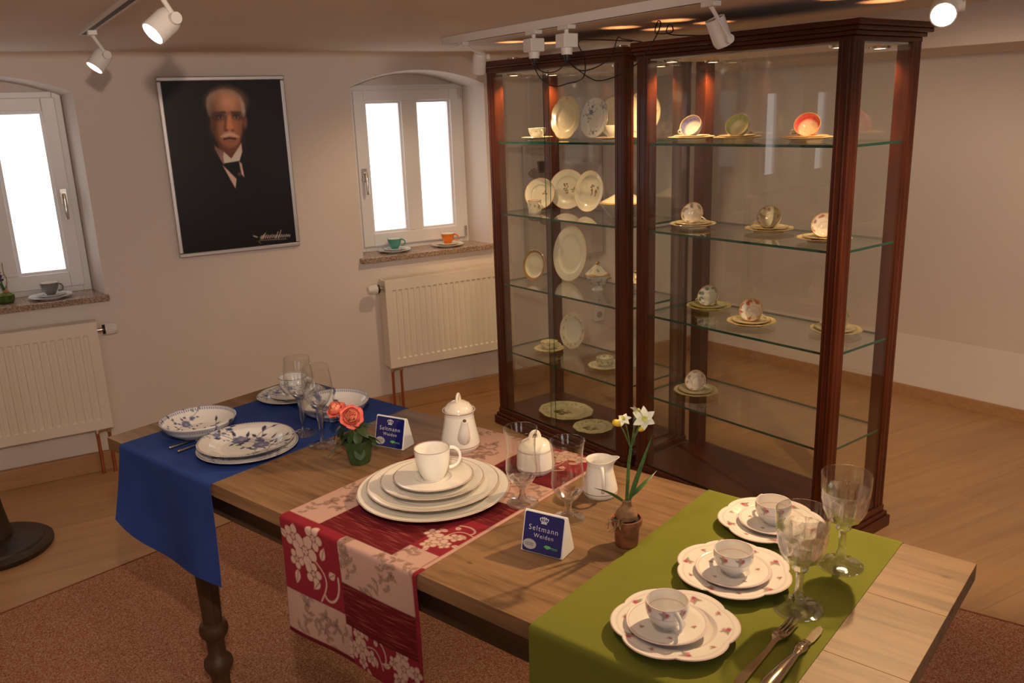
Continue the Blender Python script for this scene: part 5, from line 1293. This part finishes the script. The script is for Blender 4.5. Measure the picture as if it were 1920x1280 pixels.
sill_set(1.985, 4.405, .8692, M_ORANGE, M_PORCW, 'orange', 'granite sill', -.45)
def sill_plant():
    r = thing('potted_hyacinth', 'small purple flower with twigs in a mossy pot on the sill', 'plant', (-0.197, 4.405, .8412))
    b = B(); b.lathe([(0, 0), (.026, 0), (.034, .008), (.036, .028), (.034, .036), (.030, .036), (0, .030)], 24, scale=lambda a, q, z: 1 + .05 * math.sin(8 * a)); obj('pot', b, leafmat('moss_pot', (.03, .06, .012), (.09, .14, .02), .8), r)
    b = B(); b.lathe([(0, .030), (.031, .030), (.034, .036), (.026, .044), (.012, .046), (0, .046)], 20, scale=lambda a, q, z: 1 + .08 * math.sin(6 * a + z * 90)); obj('moss', b, leafmat('bright_moss', (.10, .17, .02), (.20, .28, .05), .9), r)
    b = B(); b.lathe([(0, .04), (.010, .042), (.013, .050), (.008, .060), (0, .064)], 16, off=(.006, -.004, 0)); obj('bulb', b, leafmat('orange_bulb', (.35, .14, .05), (.42, .2, .08), .6), r)
    s = B(); s.tube([(.004, -.004, .05), (-.006, -.004, .10), (-.020, -.004, .18)], .003, 8); obj('stem', s, M_NLEAF, r)
    mp = mat('purple_floret', (.10, .045, .16), .5)
    for k in range(22):
        t = k / 21; a = k * 2.4; x, z = -.008 - .016 * t, .105 + .085 * t
        b = B(); b.lathe([(0, -.006), (.004, -.003), (.007, .003), (.003, .006), (0, .005)], 8); b.xf(Matrix.Translation((x + .008 * math.cos(a), -.004 + .008 * math.sin(a), z))); obj('floret', b, mp, r)
    q = B(); q.tube(smooth_path([(.012, 0, .045), (.013, 0, .085), (.017, 0, .11), (.010, 0, .135), (.011, .002, .18)], 4), .002, 7); q.tube(smooth_path([(.011, 0, .128), (-.004, 0, .120), (-.02, 0, .105)], 4), .0014, 6); obj('twig', q, leafmat('pale_twig', (.34, .24, .08), (.42, .32, .12), .7), r)
    for (az, el, ln) in ((2.6, 1.2, .10), (3.6, 1.35, .12), (.4, 1.3, .06)):
        b = blade_leaf(ln, .006, .15, .3, taper=.6); orient(b, (0, -.003, .044), az, el); obj('leaf', b, M_NLEAF, r, smooth=60)
sill_plant()

# ------------------------------------------------------------------ cabinet contents
CREAM = (.80, .74, .58)
def deco(base, rimcol, spots, scol, R, rimw=.003, seed=0, ring2=None, big=None):
    def fn(c):
        rs = random.Random(seed); a = Art(c[:, 0], c[:, 1], base, .0011); r = np.hypot(c[:, 0], c[:, 1])
        if ring2: a.ring(0, 0, R * ring2[0], R * ring2[1], ring2[2], ring2[3], r)
        for k in range(spots):
            th = 2 * PI * k / max(spots, 1) + rs.uniform(-.2, .2); q = R * rs.uniform(.70, .86); col = scol[k % len(scol)]
            for j in range(4): a.ell(q * math.cos(th) + rs.uniform(-.006, .006), q * math.sin(th) + rs.uniform(-.006, .006), rs.uniform(.002, .005), rs.uniform(.0015, .003), rs.uniform(0, 3), col, .85)
        if big:
            for (x, y, s, col) in big:
                for j in range(7): a.ell(x + rs.uniform(-.6, .6) * s, y + rs.uniform(-.8, .8) * s, s * rs.uniform(.2, .4), s * rs.uniform(.15, .35), rs.uniform(0, 3), col[j % len(col)], .9)
        a.ring(0, 0, R - rimw / 2, rimw, rimcol, 1, r); return a.C
    return fn
def plate_mesh(R, h, fn, oval=1.0, well=.62, seg=96, amp=0.0, n=8, step=.0026):
    b = B(); b.lathe(dense(plate_prof(R, h, well=well), step), seg, scale=(lambda a, r, z: scallop(a, r, z, R, amp, n)) if amp else None)
    me = mesh('plate', b, M_PAINTP, 45); setcol(me, fn(cos(me)))
    if oval != 1.0:
        me.transform(Matrix.Scale(oval, 4, Vector((0, 1, 0))))
    return me
def standing(name, label, u, v, z, me, R, lean=.24, yaw=0.0, cat='plate', stand=True):
    """plate propped upright on a clear stand, face towards the front of the cabinet"""
    # local: plate axis +z of mesh turned to face -v (front), top leaning back
    r = thing(name, label, cat, CP(u, v, z), (0, 0, CA + yaw))
    M = Matrix.Translation((0, 0, R * math.cos(lean) + .006)) @ Matrix.Rotation(PI / 2 - lean, 4, 'X')
    o = obj('dish', me, None, r); o.matrix_local = M
    q = B(); q.tube([(-.03, -.022, .004), (-.03, .012, .003), (-.025, .06, .003), (-.02, .035 + R * .25, R * .9)], .0022, 6); q.tube([(.03, -.022, .004), (.03, .012, .003), (.025, .06, .003), (.02, .035 + R * .25, R * .9)], .0022, 6); q.tube([(-.025, .06, .003), (.025, .06, .003)], .0022, 6); q.tube([(-.03, -.022, .004), (-.03, -.024, .014)], .0022, 6); q.tube([(.03, -.022, .004), (.03, -.024, .014)], .0022, 6)
    obj('plate_stand', q, M_DRINK, r)
    return r
def lying(name, label, u, v, z, me, cat='plate', yaw=0): return tag(obj(name, me, None, None, CP(u, v, z), (0, 0, CA + yaw)), label, cat)
CL = 'in the window-side cabinet'
S1, S2, S3, S4 = SH
GOLDC = (.48, .30, .10)
# top shelf
me = plate_mesh(.100, .018, deco((.80, .72, .52), (.66, .50, .24), 0, [], .1, .003, big=[(0, .085, .010, [(.5, .2, .15), (.4, .4, .2)])]), 1.0, .62, amp=.05, n=8)
me.transform(Matrix.Scale(.80, 4, Vector((1, 0, 0)))); standing('oval_platter', 'cream oval platter with wavy edge on the top shelf ' + CL, .300, .245, S1, me, .094, .20, .30, 'platter')
me = plate_mesh(.092, .017, blue_fn(.092, [(-.030, .025, .85, 1.2), (.05, .045, .6, -.4), (.0, -.065, .6, .3)], dots=False)); me.transform(Matrix.Scale(.92, 4, Vector((1, 0, 0)))); standing('dinner_plate', 'white plate with blue flower sprays on the top shelf ' + CL, .520, .225, S1, me, .092, .16, .08)
me = plate_mesh(.092, .017, deco((.80, .73, .56), (.5, .32, .12), 0, [], .092)); standing('dinner_plate', 'plain cream plate behind the blue-flower plate ' + CL, .560, .310, S1, me, .094, .16, .08)
me = plate_mesh(.100, .018, deco((.80, .73, .56), (.5, .32, .12), 6, [(.5, .2, .15)], .1)); standing('dinner_plate', 'cream plate at the post end of the top shelf ' + CL, .800, .24, S1, me, .100, .18, .1)
def cup_set(u, v, z, cupm, plm, lab, yaw, rt=.042, h=.050, R=.078, sau=None):
    lying('saucer', lab[0], u, v, z, plate_mesh(R, .016, plm, well=.42, seg=72), 'saucer')
    b = B(); b.lathe(dense(cup_prof(rt, rt * .52, h, belly=.004), .003), 56); me = mesh('cup_bowl', b, M_PAINTP, 40); setcol(me, cupm(cos(me)))
    r = thing('tea_cup', lab[1], 'cup', CP(u, v, z + .0068), (0, 0, CA + yaw)); obj('bowl', me, None, r); obj('handle', handle(rt, h, zc=h * .58, reach=.019, ht=h * .55, th=.0028), M_PORCW, r)
def cupdeco(base, cols, seed=0, rim=None, rt=.042, h=.05):
    def fn(c):
        rs = random.Random(seed); ang = np.arctan2(c[:, 1], c[:, 0]); a = Art(ang * rt, c[:, 2], base, .001)
        for k in range(9):
            x = (k - 4) * rt * .7; y = h * rs.uniform(.45, .8)
            for j in range(4): a.ell(x + rs.uniform(-.006, .006), y + rs.uniform(-.006, .006), rs.uniform(.002, .004), rs.uniform(.0015, .003), rs.uniform(0, 3), cols[(k + j) % len(cols)], .9)
        if rim: a.put(sstep(h - .002 - c[:, 2], .0008), rim)
        return a.C
    return fn
FLW = [(.45, .12, .10), (.25, .30, .10), (.50, .22, .12)]
cup_set(.170, .165, S1, cupdeco((.80, .76, .66), FLW, 1), deco((.80, .76, .66), GOLDC, 0, [], .078), ('cream saucer on the top shelf under the flower-sprigged cup ' + CL, 'cream flower-sprigged cup on the top shelf ' + CL), -.2)
cup_set(.660, .190, S1, cupdeco((.80, .76, .66), [(.80, .76, .66)], 1), deco((.80, .76, .66), GOLDC, 0, [], .078), ('cream saucer on the top shelf under the plain cup ' + CL, 'plain cream cup beside the blue-flower plate ' + CL), -.4, rt=.036, h=.058)
# second shelf: nursery set with little figures
FIG = [(.34, .07, .05), (.12, .10, .10), (.55, .24, .10), (.16, .24, .22), (.40, .28, .10)]
RIMO = (.62, .30, .16)
me = plate_mesh(.078, .020, deco((.80, .74, .60), RIMO, 0, [], .078, .003, 2, big=[(.018, .010, .012, FIG), (.030, -.002, .009, FIG)]), well=.55); standing('nursery_dish', 'smallest cream nursery dish with painted figures, second shelf ' + CL, .150, .195, S2, me, .078, .30, .55)
me = plate_mesh(.097, .018, deco((.80, .74, .60), RIMO, 0, [], .097, .003, 3, big=[(-.012, .016, .016, FIG), (-.008, -.012, .012, FIG), (.026, -.002, .013, FIG)])); standing('nursery_plate', 'cream nursery plate with painted figures, middle of the second shelf ' + CL, .255, .285, S2, me, .097, .16, .45)
me = plate_mesh(.097, .026, deco((.80, .74, .60), RIMO, 0, [], .097, .003, 4, big=[(.004, .018, .016, FIG), (.008, -.006, .013, FIG), (.036, .012, .014, FIG), (.034, -.010, .012, FIG)]), well=.7); standing('nursery_bowl', 'deep nursery bowl with painted figures beside the tureen ' + CL, .440, .270, S2, me, .097, .18, .02, 'bowl')
b = B(); b.lathe(dense(cup_prof(.034, .029, .060, foot=False), .003), 48); mm = mesh('mug', b, M_PAINTP, 40); setcol(mm, cupdeco((.80, .74, .60), FIG, 7, RIMO, .034, .06)(cos(mm))); r = thing('nursery_mug', 'small cream nursery mug in front of the nursery plates', 'mug', CP(.190, .120, S2), (0, 0, CA)); obj('bowl', mm, None, r); obj('handle', handle(.034, .060, zc=.03, reach=.02, ht=.034, th=.003), M_PORCW, r)
def tureen(u, v, z, R, hb, hl, square, lab, foot, col, big, yaw):
    r = thing('lidded_tureen', lab, 'tureen', CP(u, v, z), (0, 0, CA + yaw))
    sc = (lambda a, q, zz_: (1 + .13 * abs(math.cos(2 * a)) ** 3 - .05)) if square else None
    prof = [(0, foot + .004), (R * .45, foot + .004), (R * .88, hb * .85), (R * .97, hb), (R, hb + .001), (R * 1.0, hb - .003), (R * .92, hb * .78), (R * .62, foot + .006), (R * .42, foot), (R * .36, foot * .5), (R * .50, 0), (R * .44, 0), (0, .002)]
    b = B(); b.lathe(dense(prof, .003), 72, scale=sc); me = mesh('tureen_body', b, M_PAINTP, 45); c = cos(me); a = Art(np.arctan2(c[:, 1], c[:, 0]) * R, c[:, 2], col, .001)
    rs = random.Random(3)
    for k in range(-3, 4):
        for j in range(9): a.ell(k * R * .95 + rs.uniform(-.016, .016), hb * .62 + rs.uniform(-.014, .014), rs.uniform(.003, .006), rs.uniform(.002, .004), rs.uniform(0, 3), big[j % len(big)], .9)
    setcol(me, a.C); obj('body', me, None, r)
    prof = [(0, hb - .002), (R * .98, hb - .002), (R * 1.03, hb + .003), (R * .90, hb + .010), (R * .60, hb + hl * .45), (R * .34, hb + hl * .72), (R * .16, hb + hl * .86), (0, hb + hl * .88)]
    b = B(); b.lathe(dense(prof, .003), 72, scale=sc); me = mesh('tureen_lid', b, M_PAINTP, 45); c = cos(me); a = Art(c[:, 0], c[:, 1], CREAM, .001); rr = np.hypot(c[:, 0], c[:, 1]); a.put(sstep(R * .93 - rr, .002), GOLDC)
    for k in range(6):
        for j in range(3): a.ell(R * .6 * math.cos(k * 1.05) + rs.uniform(-.006, .006), R * .6 * math.sin(k * 1.05) + rs.uniform(-.006, .006), .004, .003, k, big[j % len(big)], .8)
    setcol(me, a.C); l = obj('lid', me, None, r)
    b = B(); b.lathe([(0, hb + hl * .86), (.007, hb + hl * .86), (.005, hb + hl * .93), (.011, hb + hl * 1.0), (.008, hb + hl * 1.08), (.003, hb + hl * 1.13), (0, hb + hl * 1.13)], 20); obj('finial', b, M_GOLD if foot > .01 else M_PORCW, l)
    for s in (-1, 1):
        q = B(); q.tube([(s * R * .93, -.012, hb * .8), (s * (R * .93 + .014), -.008, hb * .85), (s * (R * .93 + .014), .008, hb * .85), (s * R * .93, .012, hb * .8)], .003, 8); obj('grip', q, M_GOLD, r)
BLG = [(.05, .08, .20), (.10, .14, .26), (.14, .20, .12), (.3, .12, .12)]
tureen(.705, .215, S2, .108, .070, .058, False, 'wide cream lidded tureen, second shelf ' + CL, .006, (.62, .62, .60), [(.62, .62, .60)], 0)
tureen(.520, .225, S3, .058, .070, .058, True, 'squared footed tureen with blue flowers, third shelf ' + CL, .022, (.72, .72, .66), BLG, .3)
me = plate_mesh(.078, .016, deco((.78, .72, .56), (.36, .20, .06), 0, [], .078, .014), well=.7); standing('oval_dish', 'small dish with broad gilded rim on the third shelf ' + CL, .150, .150, S3, me, .078, .20, .1)
me = plate_mesh(.138, .018, deco((.78, .74, .62), (.55, .36, .14), 0, [], .138, .004), well=.66, step=.004); me.transform(Matrix.Scale(.80, 4, Vector((1, 0, 0)))); standing('oval_platter', 'large pale oval platter with thin gilded rim, third shelf ' + CL, .265, .290, S3, me, .130, .16, .12, 'platter')
tureen(.795, .200, S3, .050, .075, .05, True, 'footed tureen almost hidden by the post, third shelf ' + CL, .022, (.72, .70, .62), FLW, .2)
# fourth shelf
me = plate_mesh(.096, .017, deco((.76, .73, .62), GOLDC, 12, [(.42, .14, .12), (.30, .30, .14), (.5, .25, .18)], .096, .003, 5, (.80, .30, (.72, .62, .38), .4)), amp=.03, n=10); me.transform(Matrix.Scale(.86, 4, Vector((1, 0, 0)))); standing('oval_plate', 'rose-bordered oval plate standing on the fourth shelf ' + CL, .285, .280, S4, me, .094, .18, .15)
cup_set(.215, .170, S4, cupdeco((.78, .70, .44), FLW, 3, GOLDC, .046, .042), deco((.80, .72, .46), GOLDC, 8, FLW, .078, .003, 6), ('gilded yellow saucer on the fourth shelf under the wide flowered cup ' + CL, 'wide flowered yellow cup on the fourth shelf ' + CL), .6, rt=.046, h=.042)
LEAFC = [(.05, .14, .05), (.10, .20, .08), (.40, .12, .06)]
cup_set(.628, .165, S4, cupdeco((.74, .74, .60), LEAFC, 4, GOLDC, .044, .045), deco((.76, .74, .54), GOLDC, 9, LEAFC, .080, .003, 7), ('leaf-patterned saucer on the fourth shelf beside the post ' + CL, 'leaf-patterned cup on the fourth shelf beside the post ' + CL), .3, rt=.044, h=.045, R=.080)
me = plate_mesh(.092, .017, deco((.76, .75, .68), (.30, .36, .28), 0, [], .092, .002, 8, big=[(-.050, .01, .016, LEAFC), (-.03, -.05, .012, LEAFC), (.05, .03, .014, LEAFC)])); standing('dinner_plate', 'white plate with dark green leaves, fourth shelf ' + CL, .735, .275, S4, me, .092, .14, .1)
# base board
HUNT = [(.16, .12, .05), (.10, .14, .05), (.30, .16, .06), (.22, .20, .10)]
for (R, u, v, lab, nm, ov) in ((.150, .330, .175, 'large cream platter with a hunting scene on the base board ' + CL, 'platter', .86), (.098, .590, .120, 'smaller cream plate with a hunting scene on the base board ' + CL, 'dinner_plate', 1.0)):
    me = plate_mesh(R, .020, deco((.78, .74, .46), (.34, .20, .10), 26, [(.30, .24, .10), (.40, .26, .10), (.28, .28, .12)], R, .003, 9, None, [(-.02, -.01, .030 * R / .1, HUNT), (.02, -.004, .024 * R / .1, HUNT), (.0, .01, .02 * R / .1, HUNT)]), amp=.03, n=10, step=.004)
    if ov != 1: me.transform(Matrix.Scale(ov, 4, Vector((0, 1, 0))))
    lying(nm, lab, u, v, BASEZ + .0065, me, 'platter' if nm == 'platter' else 'plate')
b = B(); b.lathe(dense(cup_prof(.043, .028, .062, belly=.003), .003), 48); me = mesh('cup_bowl', b, M_PAINTP, 40); setcol(me, cupdeco((.60, .62, .62), [(.30, .16, .08), (.20, .18, .10), (.36, .22, .12)], 11, (.5, .4, .3), .043, .062)(cos(me)))
for k in range(4):
    r = thing('stacked_cup', 'cup with hunting scene, %s of the stack on the cabinet base board' % ('bottom', 'second from the bottom', 'third from the bottom', 'topmost')[k], 'cup', CP(.775, .150, BASEZ + .0065 + k * .048), (0, 0, CA + k * .9), 'stack of cups on the base board'); obj('bowl', me, None, r); obj('handle', handle(.043, .062, zc=.036, reach=.018, ht=.034, th=.003), M_PORCW, r)
# tipped cups with saucers and plates in the other cabinet
def inside_deco(base, cols, seed, big):
    def fn(c):
        rs = random.Random(seed); ang = np.arctan2(c[:, 1], c[:, 0]); rr = np.hypot(c[:, 0], c[:, 1]); a = Art(ang * .045, c[:, 2], base, .0012)
        for k in range(8):
            x = (k - 3.5) * .036; y = .036 + rs.uniform(-.010, .008); s = .006 * big
            for j in range(5): a.ell(x + rs.uniform(-1, 1) * s, y + rs.uniform(-1, 1) * s, s * rs.uniform(.4, .9), s * rs.uniform(.3, .7), rs.uniform(0, 3), cols[(k + j) % len(cols)], .9)
        a.put(sstep(.0474 - c[:, 2], .0008), GOLDC); a.put(.55 * sstep(np.abs(c[:, 2] - .016) - .0008, .0006), GOLDC); return a.C
    return fn
def lustre(col, inner):
    def fn(c):
        rs = np.random.RandomState(1); a = Art(c[:, 0], c[:, 1], col, .001); rr = np.hypot(c[:, 0], c[:, 1]); ang = np.arctan2(c[:, 1], c[:, 0])
        t = .5 + .5 * np.sin(ang * 9 + c[:, 2] * 300) * np.sin(ang * 5 - c[:, 2] * 200); a.C = a.C * (0.8 + .35 * t[:, None])
        a.put(sstep(c[:, 2] - .022, .004), inner); a.put(sstep(.0485 - c[:, 2], .0008), (.6, .42, .2)); return a.C
    return fn
CR_ = 'in the tipped-cup cabinet'
U0 = CW + CG
sets = [(1.075, .230, S1, 'top shelf', 'blue lustre', lustre((.22, .22, .42), (.76, .70, .62)), (.80, .70, .48), .30, 2.9),
        (1.300, .235, S1, 'top shelf', 'green lustre', lustre((.42, .50, .26), (.82, .72, .50)), (.82, .66, .36), .30, 2.9),
        (1.610, .225, S1, 'top shelf', 'red lustre', lustre((.62, .075, .07), (.84, .70, .48)), (.84, .60, .34), .30, 2.9),
        (1.120, .195, S2, 'second shelf', 'grey-patterned', inside_deco((.72, .68, .62), [(.20, .17, .17), (.30, .24, .22)], 1, 1.7), (.74, .62, .40), .25, 1.6),
        (1.440, .265, S2, 'second shelf', 'violet-sprigged', inside_deco((.80, .70, .46), [(.22, .16, .24), (.50, .34, .14)], 2, 1.7), (.80, .66, .36), .25, 1.6),
        (1.728, .185, S2, 'second shelf', 'red-sprigged', inside_deco((.78, .70, .58), [(.40, .10, .07), (.24, .16, .18)], 3, 1.6), (.78, .64, .36), .25, 1.6),
        (1.152, .270, S3, 'third shelf', 'ivy-green', inside_deco((.78, .74, .62), [(.06, .15, .08), (.25, .22, .25)], 4, 2.0), (.74, .66, .26), .25, 1.6),
        (1.440, .175, S3, 'third shelf', 'poppy-red', inside_deco((.76, .73, .64), [(.50, .06, .03), (.42, .10, .06)], 5, 2.0), (.78, .60, .30), .25, 1.6),
        (1.735, .285, S3, 'third shelf', 'slate-patterned', inside_deco((.66, .66, .58), [(.16, .20, .20), (.26, .22, .12)], 6, 1.9), (.70, .56, .26), .25, 1.6),
        (1.165, .185, S4, 'lowest shelf', 'brown-dotted', inside_deco((.76, .70, .64), [(.32, .16, .10), (.40, .22, .14)], 7, 1.1), (.72, .62, .36), .25, 1.6)]
for i, (u, v, z, sh, nm, cf, pc, tilt, hr) in enumerate(sets):
    sd = 20 + i
    pcol = [(pc[0] * .45, pc[1] * .45, pc[2] * .4), (pc[0] * .7, pc[1] * .45, pc[2] * .35), (.34, .36, .12)]
    lying('dessert_plate', '%s plate lying under the %s cup, %s %s' % (('gilded', 'gold-edged')[i % 2], nm, sh, CR_), u, v, z, plate_mesh(.094, .017, deco((pc[0], pc[1] * 1.05, pc[2] * 1.15), GOLDC, 14, pcol, .094, .003, sd), amp=.02, n=10, seg=80), 'plate')
    lying('saucer', 'saucer carrying the tipped %s cup, %s %s' % (nm, sh, CR_), u, v, z + .0072, plate_mesh(.074, .015, deco((pc[0] * 1.02, pc[1] * 1.08, pc[2] * 1.3), GOLDC, 9, pcol, .074, .003, sd + 50), well=.42, seg=72), 'saucer')
    b = B(); b.lathe(dense(cup_prof(.046, .021, .050, belly=.006), .0022), 64); me = mesh('cup_bowl', b, M_PAINTP, 40); setcol(me, cf(cos(me)))
    # cup lies on its side, mouth turned to the table
    zc_ = z + .0132; ax = -1.12
    base = CP(u, v + .004, zc_)
    r = thing('tipped_cup', '%s cup tipped on its side, %s %s' % (nm, sh, CR_), 'cup', base, (0, 0, CA + .22 + .1 * ((i * 7) % 3)))
    M = Matrix.Rotation(1.02, 4, 'X')
    # lowest rim point touches the saucer
    lowest = min((M @ Vector(q)).z for q in [tuple(vv.co) for vv in me.vertices]); midy = (M @ Vector((0, 0, .028))).y
    M = Matrix.Translation((0, -midy, -lowest + .0003)) @ M
    o = obj('bowl', me, None, r); o.matrix_local = M
    h = handle(.046, .050, zc=.030, reach=.018, ht=.026, th=.0028); h.xf(Matrix.Rotation(-.30 if i % 2 else PI + .35, 4, 'Z')); o = obj('handle', h, M_PORCW, r); o.matrix_local = M
